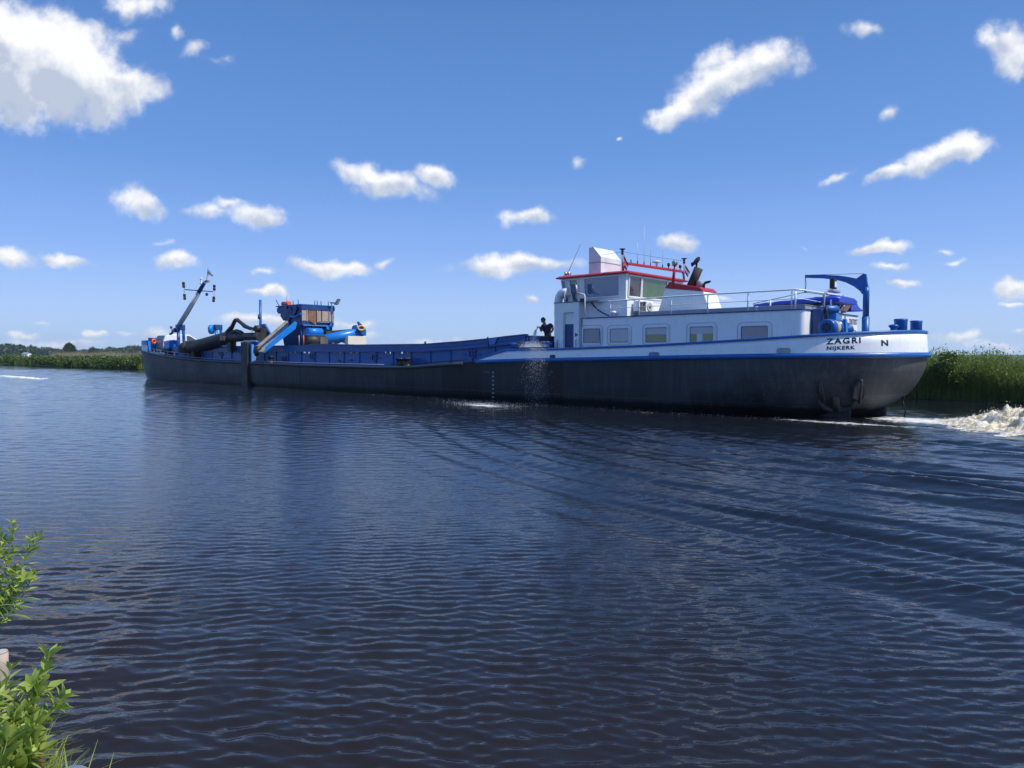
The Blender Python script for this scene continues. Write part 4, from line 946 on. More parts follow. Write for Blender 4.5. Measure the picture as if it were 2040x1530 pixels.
lamps(((365.5, 564.5), (366, 570.5), (367.5, 588.5), (368, 594.5), (427, 570), (427, 576), (426, 593.5), (425.5, 599), (412, 586.5)))
q = Q(401, 566, mv); B().lathe((q.x, mv, q.z), [(.1, 0), (.11, .04), (.07, .1), (.06, .34), (.09, .38), (.09, .44), (.06, .46)], 12).build('camera_housing', WHITE2, mast)
q = Q(412, 561, mv); B().box((q.x-.22, mv-.1, q.z-.06), (q.x+.1, mv+.1, q.z+.08)).build('mast_head', mat('rusty_pink', (.3, .16, .12), .7), mast)
fa, fb_ = Q(411.5, 560, mv), Q(414.5, 534, mv); B().tube([fa, fb_], .018, 6).build('flag_staff', BLACK, mast)
def flag(name, label, a, b, c, d, cols, thick=.012, cat='flag', waves=.12):
    """cloth hanging between four corners: a,b along the staff (top, bottom), c,d the free edge (bottom, top)"""
    org = tuple(Vector(a)); t = thing(name, label, cat, org, 'small flags on the ship'); n = len(cols)
    for s_, m in enumerate(cols):
        mb = MB(org); G = []
        for i in range(9):
            for j in range(5):
                f = i/8; g = (s_+j/4)/n
                p = Vector(a).lerp(Vector(d), f).lerp(Vector(b).lerp(Vector(c), f), g)
                p += Vector((.3, 1, 0)).normalized()*math.sin(f*7+g*2.5)*waves*f
                G.append(p)
        ids = [mb.pt(p) for p in G]
        for i in range(8):
            for j in range(4):
                k = i*5+j; mb.face((ids[k], ids[k+1], ids[k+6], ids[k+5]), True)
        mb.build('cloth', m, t, recalc=False)
    return t
FW, FR, FBl = foliage_mat('flag_white', (.85, .85, .85), (.8, .8, .8), .5), mat('flag_red', (.35, .04, .05), .8), mat('flag_blue', (.03, .06, .25), .8)
flag('signal_flag', 'white flag with a faded patch flying from the staff on the leaning mast', Q(414.4, 536, mv), Q(412.8, 548, mv), Q(421.5, 551, mv), Q(425.5, 548, mv), [FW, mat('flag_faded', (.55, .40, .36), .8), FW], waves=.06)
def hang_flag(a, nm, lab, l1, l2):
    flag(nm, lab, a, a-Vector((0, 0, l1)), a-Vector((.12, 0, l1+l2)), a-Vector((.2, -.05, l1*.9)), [FR, FW, FBl], waves=.04)
hang_flag(lp1[1]-Vector((.03, -.03, .2)), 'national_flag', 'limp red white and blue flag on the pole beside the silver vent trunk', .45, .2)
hang_flag(lp2[1]-Vector((.03, -.03, .25)), 'national_flag', 'limp red white and blue flag on the pole behind the searchlight, next to the exhaust', .35, .2)

# suction pipe lying over the side, muddy mouth forward
sv = .45
sp_ = B().tube([Q(381, 691, sv), Q(402, 687, sv), Q(452, 673, sv), Q(462, 672, sv)], [.43, .43, .41, .33], 24).build('suction_pipe', DARK, ship)
B().tube([Q(460, 672, sv), Q(480, 672, sv), Q(518, 670.5, sv)], [.33, .28, .26], 20).build('pipe_section', DARK, sp_)
MUD = mat('muddy_steel', (.05, .045, .03), .85, var=.6, bump=.8, bscale=9)
mb = B(); c0 = Q(379, 692, sv); c1 = Q(366, 694, sv); mb.tube([c0, c0.lerp(c1, .4), c1, c1+Vector((.15, 0, .02))], [.46, .52, .42, .2], 12); mb.build('suction_mouth', MUD, sp_)
mb = B()
for k in range(7):
    f = k/6; a_ = Q(368+18*f, 686+6*math.sin(k*2.1), sv-.3); mb.bar(a_, a_+Vector((-.3+.1*math.sin(k), .15, -.55-.2*math.sin(k*1.7))), .12, .1)
mb.bar(Q(380, 705, .5), Q(382, 678, .4), .3, .12); mb.build('mouth_frame', MUD, sp_)
mb = B(); mb.box((Q(395, 700, .6).x, .3, 1.62), (Q(382, 700, .6).x, .75, 2.5)); mb.build('pipe_cradle', BLACK, ship)
bp_ = B().tube([Q(x_, y_, sv) for x_, y_ in ((441, 671), (450, 664), (459, 656), (463, 650), (467.5, 640), (469, 638), (473, 637.5), (480, 643), (488, 650), (495, 653), (503, 655.5), (514, 656))], [.12, .13, .17, .13, .12, .13, .13, .11, .14, .12, .12, .13], 12).build('hydraulic_arm', DARK, ship)
B().tube([Q(x_, y_, sv-.1) for x_, y_ in ((457, 668), (463, 662), (471, 659.5), (479, 662), (486, 669))], [.16, .13, .13, .14, .16], 12).build('bent_link', DARK, ship)
mb = B()
for k in range(4): a_ = Q(438+k*3, 678, sv-.45); mb.bar(a_, a_+Vector((-.12, 0, .28)), .035, .03)
mb.build('warning_stripes', mat('worn_stripe', (.3, .3, .28), .7), sp_)
mb = B(); a_ = Q(458, 690, .4); mb.box((a_.x-.25, .3, a_.z-.35), (a_.x+.2, .72, a_.z+.3)); mb.build('pipe_saddle', BLACK, ship)
B().tube([Q(502, 656, sv-.15), Q(502, 672, sv-.15)], .02, 6).build('chain_stay', GREY, ship)
# blue tower with its post
tv = .95
B().tube([Q(519, 682, tv), Q(519, 655, tv), Q(518.5, 597, tv)], [.09, .085, .075], 12).build('guide_post', BLUE, ship)
pl_ = [Q(x_, y_, tv) for x_, y_ in ((520, 683), (520, 646), (527, 645), (529, 650), (544, 675), (540, 683))]
tw = B().prism(pl_, (0, .12, 0)).build('pipe_tower', BLUE, ship, bevel=.01)
B().prism([Q(x_, y_, tv-.01) for x_, y_ in ((529, 683), (529, 662), (533, 660), (543, 676), (540, 683))], (0, .05, 0)).build('tower_recess', NAVY, tw)
mb = B()
for k in range(8): a_ = Q(520.5, 650+k*4, tv-.06); mb.bar(a_, a_+Vector((-.22, 0, 0)), .02, .02)
mb.build('ladder_rungs', BLUE2, tw)
mb = B(); a_, b_ = Q(508, 683, .5), Q(519, 649, .5); mb.box((b_.x, .5, a_.z), (a_.x, .95, b_.z-.15)); mb.lathe(Q(514, 655, .5), [(.2, -.2), (.22, 0), (.2, .2)], 14, axis=(0, 1, 0)); mb.lathe(Q(516, 636, .7), [(.06, 0), (.08, .1), (.05, .3)], 10); mb.build('pipe_knuckle', DARK, ship)
a_, b_ = Q(491, 688, .5), Q(522, 681, .5); B().box((b_.x, .25, a_.z), (a_.x, 1.3, b_.z)).build('tower_platform', BLUE, ship, bevel=.02)
B().box((b_.x+.2, .24, b_.z+.01), (a_.x-.1, 1.1, b_.z+.12)).build('platform_box', mat('pale_blue_box', (.5, .58, .66), .5), ship)
# dark guide column standing proud of the hull, with its pale blue flank
a_, b_ = Q(494, 700, -.22), Q(477.5, 700, -.22); zt_ = Q(485, 681, -.2).z
gc = B().box((a_.x+.25, -.16, -.6), (b_.x, .12, zt_)).build('guide_column', mat('column_black', (.022, .02, .022), .55, var=.3, streak=.3), ship, bevel=.04)
B().box((a_.x+.0, .02, 1.5), (a_.x+.1, .3, zt_-.15)).build('column_flank', mat('pale_blue_paint', (.12, .30, .60), .4), gc)
B().box((a_.x+.12, .02, 1.5), (a_.x+.23, .12, zt_-.1)).build('column_edge', BLUE, gc)

# sieve house
HU = 34.9
c_b = QA(601, 608, HU); r_b = QA(664.5, 611, HU); hv0, hv1 = c_b.y, r_b.y; ht_, hb_ = c_b.z+.02, QA(601, 646, HU).z
u1 = Q(553, 610, hv0).x
sh_ = B().prism([(HU, hv0, ht_), (u1, hv0, ht_), (u1, hv0, ht_-.42), (u1-.5, hv0, ht_-.5), (u1-1.0, hv0, hb_+.2), (u1-.9, hv0, hb_-.15), (u1-1.5, hv0, hb_-.25), (HU, hv0, hb_-.05)], (0, hv1-hv0, 0)).build('sieve_house', NAVY, ship)
B().box((HU-.02, hv0-.06, ht_), (u1+.15, hv1+.06, ht_+.06)).build('sieve_roof', BLUE, sh_, bevel=.01)
mb = B(); mb.box((HU-.05, hv0-.04, ht_-.28), (HU-.001, hv1+.06, ht_-.02)); mb.build('top_beam', mat('purple_navy', (.02, .05, .19), .45), sh_)
# open side facing aft: rusty screens between pale posts
z0, z1 = QA(620, 640, HU).z, ht_-.29
segs = [(601, 610, TANP), (613, 629.5, RUST), (633, 639, TANP), (641, 653, TANP), (655.5, 663, TANP)]
B().box((HU-.012, hv0+.02, z0), (HU-.002, hv1-.02, z1)).build('black_opening_sheet', BLACK, sh_)  # black sheet stands for the shade inside the house
for a_, b_, m_ in segs:
    va, vb_ = QA(a_, 625, HU).y, QA(b_, 625, HU).y; B().box((HU-.03, va, z0+.02), (HU-.014, vb_, z1-.03)).build('sieve_panel', m_, sh_)
for a_ in (611, 631.5, 654): va = QA(a_, 625, HU).y; B().box((HU-.06, va-.02, z0-.02), (HU-.031, va+.02, z1)).build('panel_post', mat('pale_post', (.4, .45, .6), .5), sh_)
B().prism([(HU-.05, QA(616, 640, HU).y, z0), (HU-.05, QA(629, 640, HU).y, z0), (HU-.05, QA(628, 646, HU).y, z0-.22)], (-.03, 0, 0)).build('rusty_lip', RUST, sh_)
B().box((HU-.1, QA(631, 640, HU).y, z0-.05), (HU-.0, hv1, z0-.021)).build('sill_rail', mat('pale_post', (1, 1, 1)), sh_)
# plates and braces on the shaded side
mb = B()
for x0_, y0_, x1_, y1_ in ((553, 613, 566, 622), ): mb.box((Q(x0_, 615, hv0).x, hv0-.05, Q(x0_, y1_, hv0).z), (Q(x1_, 615, hv0).x, hv0-.004, Q(x1_, y0_, hv0).z))
mb.build('side_plate', NAVY, sh_)
for k, (x0_, y0_, x1_, y1_) in enumerate(((571, 613, 562, 634), (580, 616, 570, 642), (590, 612, 583, 628))): B().bar(Q(x0_, y0_, hv0-.08), Q(x1_, y1_, hv0-.08), .5 if k < 2 else .3, .06, (0, 1, 0)).build('slanting_plate', mat('slate_blue', (.03, .07, .18), .5) if k else NAVY, sh_)
mb = B(); mb.tube([Q(x_, y_, hv0-.3) for x_, y_ in ((578, 630), (586, 632), (594, 629), (601, 625))], .07, 10); mb.build('side_pipe', BLUE, sh_)
# lower structure
lo0, lo1 = QA(596, 660, HU+.2).y, QA(662, 660, HU+.2).y
ls = B().prism([(HU+.2, lo0+.25, 2.5), (HU+.2, lo1-.4, 2.5), (HU+.2, lo1-.1, hb_-.05), (HU+.2, lo0, hb_-.05)], (2.2, 0, 0)).build('sieve_base', NAVY, ship)
for f in (.12, .38, .64, .9): B().box((HU+.12, lo0+(lo1-lo0)*f-.04, 2.5), (HU+.199, lo0+(lo1-lo0)*f+.04, hb_-.06)).build('base_stiffener', NAVY, ls)
B().bar(QA(604, 647.5, HU-.05), QA(661, 650, HU-.05), .04, .05).build('base_rail', mat('pale_blue_paint', (1, 1, 1)), ls)
mb = B(); mb.tube([QA(659, 642, HU-.1), QA(659, 660, HU-.1)], .05, 8); mb.lathe(QA(659, 650, HU-.1), [(.16, -.05), (.16, .05)], 14); mb.lathe(QA(652, 654, HU-.1), [(.1, -.1), (.1, .1)], 12, axis=(1, 0, 0)); mb.build('valve', BLUE2, ls)
# chute down over the side
cu0, cu1 = HU-.15, HU+.75
cq = [QA(x_, y_, cu0) for x_, y_ in ((526.5, 703), (530, 691), (545, 677), (588, 640), (592, 643), (589, 655))]
ch = B().prism(cq, (.05, 0, 0)).build('chute', BLUE2, ship)
off = Vector((cu1-cu0, 0, 0))
B().prism([q_+off for q_ in cq], (.05, 0, 0)).build('chute_far_wall', NAVY, ch)
fl_ = [cq[0]+Vector((.05, 0, .02)), cq[5]+Vector((.05, 0, .02))]; mb = B(); mb.hexa([fl_[0], fl_[1], fl_[1]+off, fl_[0]+off], [p_+Vector((0, 0, .06)) for p_ in (fl_[0], fl_[1], fl_[1]+off, fl_[0]+off)]); mb.build('chute_floor', mat('sandy_steel', (.36, .31, .24), .8, var=.3, streak=.5, streak_col=(.08, .07, .06)), ch)
mb = B(); a_, b_ = cq[1]+off+Vector((.06, 0, 0)), cq[3]+off+Vector((.06, 0, 0)); mb.bar(a_+Vector((0, 0, .02)), b_+Vector((0, 0, .02)), .22, .10); mb.build('chute_rim', MATS['sandy_steel'], ch)
mb = B(); mb.tube([cq[1]+off*.9, cq[1]+off*.9+Vector((.05, -.12, -.25)), cq[1]+off*.9+Vector((.05, -.16, -.55))], [.18, .17, .12], 10); mb.build('chute_flap', BLACK, ch)
# roof fittings
for px_, y0_, y1_, dx_ in ((562, 609, 601, 0), (584, 608, 599, 0), (594, 607, 597, 0), (569, 607, 601, 0), (557, 609, 598, -7), (571.5, 607, 589, 0)):
    a_ = Q(px_, y0_, hv0+.4); b_ = Q(px_+dx_, y1_, hv0+.4); B().tube([(a_.x, a_.y, ht_+.05), b_], .03 if px_ != 571.5 else .014, 6).build('roof_rod', BLUE if px_ != 571.5 else BLACK, sh_)
for px_ in (627, 632, 639.5, 654): a_ = QA(px_, 600, HU+.4); B().tube([(a_.x, a_.y, ht_+.05), (a_.x, a_.y, ht_+.35)], .025, 6).build('roof_rod', NAVY, sh_)
lf = B().tube([QA(661, 660, HU-.25), QA(661, 603, HU-.25)], .035, 8).build('lamp_post', BLUE, ship)
a_ = QA(661, 603.5, HU-.25); mb = B(); mb.box((a_.x-.03, a_.y-.12, a_.z-.03), (a_.x+.03, a_.y+.25, a_.z+.04)); mb.build('lamp_arm', BLACK, lf)
B().prism([a_+Vector((0, .16, -.1)), a_+Vector((0, .4, .28)), a_+Vector((0, .52, .24)), a_+Vector((0, .32, -.12))], (-.25, 0, 0)).build('floodlight', mat('dark_lamp', (1, 1, 1)), lf)
# cross pipe, drum, fin
XU = 33.0
xp = B().tube([QA(645, 677, XU), QA(700, 665.5, XU), QA(724, 660, XU)], [.31, .30, .29], 24).build('cross_pipe', BLUE2, ship)
B().tube([QA(612, 661, XU+.4), QA(640, 662, XU+.4)], .24, 18).build('upper_pipe', BLUE2, ship)
mb = B(); a_, b_ = QA(606, 666.5, XU), QA(642, 668, XU); mb.bar(a_, b_, .5, .1); mb.build('pipe_frame', BLUE, ship)
dr_ = B().tube([QA(607, 679, XU), QA(641, 679, XU)], .36, 20).build('drive_drum', DARK, ship); B().box((XU-.4, QA(631, 678, XU).y, QA(631, 688, XU).z), (XU-.36, QA(646, 678, XU).y, QA(631, 671, XU).z)).build('drum_shield', mat('brown_grey', (.12, .11, .10), .7, var=.4), dr_)
for px_, m_ in ((596, GREY), (605, ORANGE)): a_ = QA(px_, 687, XU-.4); B().tube([(a_.x, a_.y, 2.45), (a_.x, a_.y, QA(px_, 668, XU-.4).z)], .03, 6).build('stanchion', m_, ship)
fn_ = [QA(x_, y_, XU) for x_, y_ in ((706, 661), (711, 651), (713, 649), (716, 650), (712, 641.5), (714, 641), (724, 650), (728.5, 655), (729.5, 669), (722, 668), (716, 661))]
fi = B().prism([QA(x_, y_, XU-.42) for x_, y_ in ((712, 658), (715, 648), (712.5, 641), (715, 640.5), (724, 650), (728.5, 655), (729.5, 669), (724, 668))], (.1, 0, 0)).build('pipe_fin', BLUE, xp)
B().prism([QA(x_, y_, XU+.2) for x_, y_ in ((695, 662), (702, 656), (704, 649), (711, 647), (713, 660))], (.1, 0, 0)).build('pipe_fin', NAVY, xp)
mb = B(); mb.prism([QA(x_, y_, XU-.1) for x_, y_ in ((648, 688), (648, 682), (660, 678), (664, 688))], (.2, 0, 0)); mb.bar(QA(664, 687, XU), QA(692, 673, XU), .2, .12); mb.bar(QA(668, 673, XU), QA(692, 684, XU), .2, .12); mb.build('pipe_support', BLUE, ship)
B().bar(QA(648, 662.5, XU+.3), QA(707, 657.5, XU+.3), .18, .16).build('muddy_hose', MUD, ship)
mb = B(); v0_ = HV-.1; mb.prism([Q(x_, y_, HV-.1) for x_, y_ in ((610, 687.5), (620, 684.5), (700, 686), (700, 687.5))], (0, .2, 0)); mb.build('sand_spill', mat('wet_sand', (1, 1, 1)), ship)

def rope_coil(name, label, c, r, m, axis, turns=3, parent=None):
    pts = []
    ax_ = Vector(axis).normalized(); x = ax_.cross(Vector((0, 0, 1))).normalized(); y = ax_.cross(x)
    for k in range(turns*14): a = k*2*math.pi/14; rr = r*(1+.12*math.sin(a*1.37)); pts.append(Vector(c)+x*math.cos(a)*rr*1.9+y*math.sin(a)*rr+ax_*.012*k/14)
    t = thing(name, label, 'rope', tuple(c)); MB(tuple(c)).tube(pts, .035, 6).build('coil', m, t); return t
rope_coil('rope', 'yellow rope coiled over the tall blue fin at the end of the cross pipe', QA(720, 653.5, XU-.5), .13, YEL, (1, 0, 0))

# ---------------- separate things lying or standing on the ship
# cream board
p_, q_ = QA(693.5, 687, 31.4), QA(730, 670, 31.4); o_ = (31.4, (p_.y+q_.y)/2, 2.5)
t = thing('storage_box', 'cream coloured board box standing on the hold edge behind the blue pipe', 'box', o_)
MB(o_).box((31.4, p_.y, 2.49), (31.7, q_.y, q_.z)).build('box_body', CREAM, t, bevel=.01)
mb = MB(o_)
for k in range(1, 5): z_ = 2.5+(q_.z-2.5)*k/5; mb.box((31.397, p_.y+.03, z_), (31.399, q_.y-.03, z_+.008))
mb.build('board_seams', mat('seam', (.68, .63, .52), .7), t)
# orange buoy on the sieve house
a_ = Q(565, 605.5, hv0+.5); b_ = Q(577, 605.5, hv0+.5); o_ = (a_.x, a_.y, ht_+.06)
t = thing('marker_buoy', 'orange cylindrical float lying on the roof of the blue sieve house', 'buoy', o_)
MB(o_).tube([(a_.x, a_.y, ht_+.22), (b_.x, b_.y, ht_+.22)], .15, 14).build('float_body', ORANGE, t)
MB(o_).tube([(a_.x+.05, a_.y, ht_+.22), (a_.x, a_.y, ht_+.22)], .155, 14).build('float_end', mat('dark_red', (.25, .04, .04), .5), t)
# life ring at the bow
o_ = (53.9, .75, 2.85); t = thing('life_ring', 'orange life ring leaning on the bow rail behind the blue bollard', 'life ring', o_)
mb = MB(o_); pts = [Vector((53.9+.05*math.cos(k*math.pi/8), .80+.15*math.cos(k*math.pi/8), 2.98+.15*math.sin(k*math.pi/8))) for k in range(17)]; mb.tube(pts, .07, 10); mb.build('ring_body', ORANGE, t)
# white car parked across the foredeck
co = (54.0, 3.2, 2.16); ct = thing('parked_car', 'white hatchback car parked crosswise on the foredeck of the ship', 'car', co)
cu_0, cu_1 = 53.15, 54.85
prof = [(1.30, .30), (1.22, .55), (1.26, .95), (1.42, 1.32), (1.75, 1.46), (2.5, 1.50), (3.3, 1.44), (4.1, .98), (4.9, .88), (5.2, .72), (5.28, .42), (5.2, .24), (1.4, .24)]
cw = mat('car_white', (.8, .8, .8), .2, var=.02, coat=.6)
MB(co).prism([(cu_0, v_, 2.1+h_) for v_, h_ in prof], (cu_1-cu_0, 0, 0)).build('body', cw, ct, bevel=.08)
gl = mat('car_glass', (.03, .05, .055), .05, spec=1., coat=.5)
for s_u, d_ in ((cu_0-.006, -1), (cu_1+.006, 1)):
    MB(co).prism([(s_u, v_, 2.1+h_) for v_, h_ in ((3.05, .98), (3.85, .98), (3.3, 1.33), (3.05, 1.36))], (.004*d_, 0, 0)).build('window', gl, ct)
    MB(co).prism([(s_u, v_, 2.1+h_) for v_, h_ in ((1.75, 1.0), (2.95, .98), (2.95, 1.37), (2.0, 1.37))], (.004*d_, 0, 0)).build('window', cw if d_ < 0 else gl, ct)
MB(co).prism([(cu_0+.14, 1.24, 3.1), (cu_1-.14, 1.24, 3.1), (cu_1-.22, 1.42, 3.44), (cu_0+.22, 1.42, 3.44)], (0, -.03, .01)).build('rear_window', gl, ct)
MB(co).box((cu_0+.02, 1.19, 2.5), (cu_1-.02, 1.23, 2.9)).build('tailgate', mat('car_white_shaded', (.3, .33, .38), .4), ct, bevel=.01)  # rear of the white car, its shade put into the colour
for u_ in (cu_0+.06, cu_1-.26): MB(co).box((u_, 1.17, 2.75), (u_+.16, 1.215, 3.05)).build('tail_light', mat('dark_red', (1, 1, 1)), ct)
for v_ in (1.98, 4.5):
    for u_ in (cu_0+.09, cu_1-.09):
        w_ = MB(co).lathe((u_, v_, 2.42), [(.2, -.1), (.31, -.1), (.32, -.06), (.32, .06), (.31, .1), (.2, .1)], 22, axis=(1, 0, 0)).build('wheel', mat('tyre', (.02, .02, .02), .8), ct)
        MB(co).lathe((u_, v_, 2.42), [(.19, -.105), (.19, .105)], 16, axis=(1, 0, 0)).build('rim', SILV, w_)
# covered tender on the roof, second boat behind it
tv0 = 2.6
p_ = [Q(x_, y_, tv0) for x_, y_ in ((1493, 608), (1495, 604), (1540, 599), (1600, 592), (1660, 586), (1672, 588), (1674, 606), (1670, 611))]
o_ = (p_[3].x, 3.1, 3.7); t = thing('covered_boat', 'small boat lying on the deckhouse roof under a taut blue tarpaulin', 'boat', o_)
mb = MB(o_)
LP_ = []
for f, dv in ((0, -.45), (.55, -.5), (.95, -.15), (1.0, .5), (.95, 1.1), (.5, 1.45), (0, 1.4)):
    l = []
    for k in range(15):
        g = k/14; u_ = p_[0].x+(p_[5].x-p_[0].x)*g; top_ = lerp([(q.x, q.z) for q in p_[1:6]], u_); bz = 3.71
        tap = min(1, .35+2.2*min(g, 1-g*.3)); l.append((u_, tv0+.5+dv*tap, bz+(top_-bz)*f + .012*math.sin(k*2.3+f*4)))
    LP_.append(l)
ids = loft(mb, LP_+[LP_[0]], closed=False); mb.face([i_[0] for i_ in ids[:-1]]); mb.face([i_[-1] for i_ in ids[:-1]][::-1]); mb.build('tarpaulin', TARP, t)
mb = MB(o_); mb.tube([Q(1500, 605, tv0-.2), Q(1560, 592, tv0), Q(1604, 582, tv0), Q(1650, 588, tv0), Q(1676, 590, tv0)], .012, 5); mb.build('cover_rope', BLACK, t)
for px_ in (1534, 1655): q = Q(px_, 606, tv0-.02); MB(o_).tube([(q.x, tv0-.0, 3.42), (q.x, tv0-.0, Q(px_, 597, tv0).z)], .03, 8).build('cradle_post', WHITE2, t)
o_ = (3.9, 4.6, 3.42); t = thing('motor_boat', 'varnished brown motor boat with blue cover on the after corner of the deckhouse roof', 'boat', o_)
q = lambda x_, y_, u_=3.8: QA(x_, y_, u_)
MB(o_).prism([q(1681, 597), q(1694, 599), q(1697, 604), q(1693, 614), q(1686, 623), q(1681, 620), q(1684, 610)], (.45, 0, 0)).build('boat_hull', WOODB, t, bevel=.02)
MB(o_).prism([q(1676, 596.5), q(1688, 594), q(1699, 594.5), q(1706, 600), q(1712, 612), q(1720, 618), q(1718, 620.5), q(1696, 620), q(1696, 604), q(1690, 598)], (.75, 0, 0)).build('boat_cover', TARP, t, bevel=.03)
MB(o_).tube([q(1672, 618, 3.7), q(1674, 605, 3.7), q(1678, 603, 3.7)], .06, 8).build('outboard_motor', BLACK, t)

# stern anchor stowed in its pocket: two palms, arms, shank (hangs from the ship)
AN = mat('anchor_steel', (.075, .07, .065), .6, var=.35, bump=.4)
def hp(px, py, off=.0):      # point of the hull surface seen there, pushed outwards
    best_ = None
    r = ray(px, py)
    for k in range(300):
        u_ = -1 + k*.04
        pass
    # march along the ray until it meets the hull
    t0 = 15.; 
    while t0 < 40:
        P = Vector((0, 0, CAMH))+r*t0-O; u_, v_, w_ = P.dot(D), P.dot(NV), P.z
        us, a, ins, ub, ab = lev(w_); hb = BEAM/2-ins
        if u_ > us:
            hw = hb if u_ > us+a else hb*math.sqrt(max(0, 1-((us+a-u_)/a)**2))
            if v_ > BEAM/2-hw: break
        t0 += .02
    n_ = Vector((-.35*max(0, (3.5-u_)/2), -1, -.25)).normalized()
    return Vector((u_, v_, w_))+n_*off
o_ = tuple(hp(1667, 800, .1)); at = thing('stern_anchor', 'grey steel anchor with two pointed palms stowed flat against the hull near the stern', 'anchor', o_)
ctr = MB(o_); pts = [hp(x_, y_, .10) for x_, y_ in ((1634, 795), (1637, 805), (1645, 811), (1657, 814), (1672, 815), (1688, 813), (1699, 807), (1706, 795))]
ctr.tube(pts, [.06, .075, .085, .09, .09, .085, .075, .06], 10).build('anchor_arms', AN, at)
for poly in (((1634, 797), (1630, 775), (1628, 765), (1632, 754), (1640, 772), (1645, 790), (1640, 800)), ((1705, 797), (1694, 790), (1697, 770), (1712, 754), (1719, 768), (1717, 788), (1711, 800))):
    a_ = [hp(x_, y_, .06) for x_, y_ in poly]; n_ = Vector((-.1, -.09, -.02)); MB(o_).hexa(a_, [p+n_ for p in a_]).build('anchor_palm', AN, at, bevel=.02)
    MB(o_).tube([a_[3]+n_, a_[0].lerp(a_[-1], .5)+n_], [.03, .06], 8).build('palm_rib', AN, at)
MB(o_).tube([hp(1667, 813, .12), hp(1667.5, 790, .14)], [.11, .09], 12).build('anchor_shank', AN, at, bevel=.0)
MB(o_).box(hp(1660, 812, .02), hp(1675, 805, .22)).build('anchor_crown', AN, at, bevel=.02)
# ------------------------------------------------------------- person washing down the deck
SKIN = mat('skin', (.30, .15, .10), .5, var=.1); HAIR = mat('dark_hair', (.02, .014, .01), .6, var=.3)
SHIRT = mat('black_shirt', (.022, .022, .028), .8, var=.3, bump=.4, bscale=12); TROU = mat('dark_trousers', (.03, .035, .05), .85, var=.2)
def skinned(name, joints, edges, radii, m, parent, sub=2, root=0):
    me = bpy.data.meshes.new(name); me.from_pydata([tuple(j) for j in joints], edges, []); me.update()
    o = bpy.data.objects.new(name, me); C.objects.link(o); o.parent = parent
    sk = o.modifiers.new('skin', 'SKIN'); sk.use_smooth_shade = True
    lay = me.skin_vertices[0].data if me.skin_vertices else None
    if lay is None:
        bm = bmesh.new(); bm.from_mesh(me); bm.verts.layers.skin.verify(); bm.to_mesh(me); bm.free(); lay = me.skin_vertices[0].data
    for k, r in enumerate(radii):
        lay[k].radius = (r, r) if not isinstance(r, tuple) else r; lay[k].use_root = (k == root)
    ss = o.modifiers.new('sub', 'SUBSURF'); ss.levels = ss.render_levels = sub
    # freeze the modifiers into a plain mesh
    bpy.context.view_layer.update(); dg = bpy.context.evaluated_depsgraph_get()
    me2 = bpy.data.meshes.new_from_object(o.evaluated_get(dg)); o.modifiers.clear(); o.data = me2; bpy.data.meshes.remove(me)
    me2.materials.clear(); me2.materials.append(m); me2.polygons.foreach_set('use_smooth', [True]*len(me2.polygons))
    return o
pq = Q(1091, 664, 1.15)
pb = (pq.x, 1.15, 1.72)
per = thing('person', 'person in a black t-shirt on the side deck spraying water from a hose', 'person', pb)
# local frame: x towards the stern (right in the picture), -y towards the camera, z up
def P3(px, py, dv=0.):
    q = Q(px, py, 1.15+dv); return Vector((-(q.x-pb[0]), q.y-pb[1], q.z-pb[2]))
hip = P3(1092, 676, .0); hip.z = .93; chest = P3(1090, 657, -.02); neck = P3(1085, 645.5, -.04); headb = P3(1083.2, 641.5, -.06); headm = P3(1082.4, 638.3, -.07); headt = P3(1082, 635.6, -.07)
shR, shL = P3(1080.5, 648.5, -.1), P3(1097, 646, .05)           # picture-left and picture-right shoulders
elR, wrR = P3(1078.5, 660, -.28), P3(1075.5, 653.5, -.48)
elL, wrL = P3(1102, 656.5, -.02), P3(1093, 668, -.26)
kA, kB = Vector((hip.x-.16, -.1, .5)), Vector((hip.x+.12, .08, .5)); aA, aB = Vector((hip.x-.2, -.02, .09)), Vector((hip.x+.16, .16, .09))
tA, tB = aA+Vector((-.1, -.16, -.04)), aB+Vector((-.08, -.17, -.04))
J = [hip, chest, neck, neck.lerp(headm, .45), neck.lerp(headm, .8), shR, elR, wrR, shL, elL, wrL, hip+Vector((-.1, -.02, -.04)), kA, aA, hip+Vector((.1, .02, -.04)), kB, aB, tA, tB, hip.lerp(chest, .5), neck.lerp(headm, .6)]
E_ = [(0, 19), (19, 1), (1, 2), (2, 3), (3, 20), (20, 4), (1, 5), (5, 6), (6, 7), (1, 8), (8, 9), (9, 10), (0, 11), (11, 12), (12, 13), (13, 17), (0, 14), (14, 15), (15, 16), (16, 18)]
Rr = [.15, .155, .062, .06, .06, .075, .048, .032, .075, .048, .032, .1, .07, .045, .1, .07, .045, .035, .035, .135, .06]
body = skinned('body', J, E_, Rr, SKIN, per)
skinned('shirt', [hip+Vector((0, 0, -.06)), hip.lerp(chest, .5), chest, neck.lerp(chest, .25), shR, shR.lerp(elR, .75), shL, shL.lerp(elL, .75)], [(0, 1), (1, 2), (2, 3), (2, 4), (4, 5), (2, 6), (6, 7)], [(.18, .14), (.165, .13), (.185, .14), .09, .095, .072, .095, .072], SHIRT, per, root=2)
skinned('trousers', [hip+Vector((0, 0, .03)), J[11], kA, aA+Vector((0, 0, .03)), J[14], kB, aB+Vector((0, 0, .03))], [(0, 1), (1, 2), (2, 3), (0, 4), (4, 5), (5, 6)], [.19, .125, .09, .075, .125, .09, .075], TROU, per)
fd = Vector((-.62, -.74, -.26)).normalized(); sdv = Vector((.767, -.642, 0)); upv = sdv.cross(fd).normalized()
if upv.z < 0: upv = -upv
hd = headm+Vector((0, 0, .005)); HM = Matrix((sdv, fd, upv)).transposed()
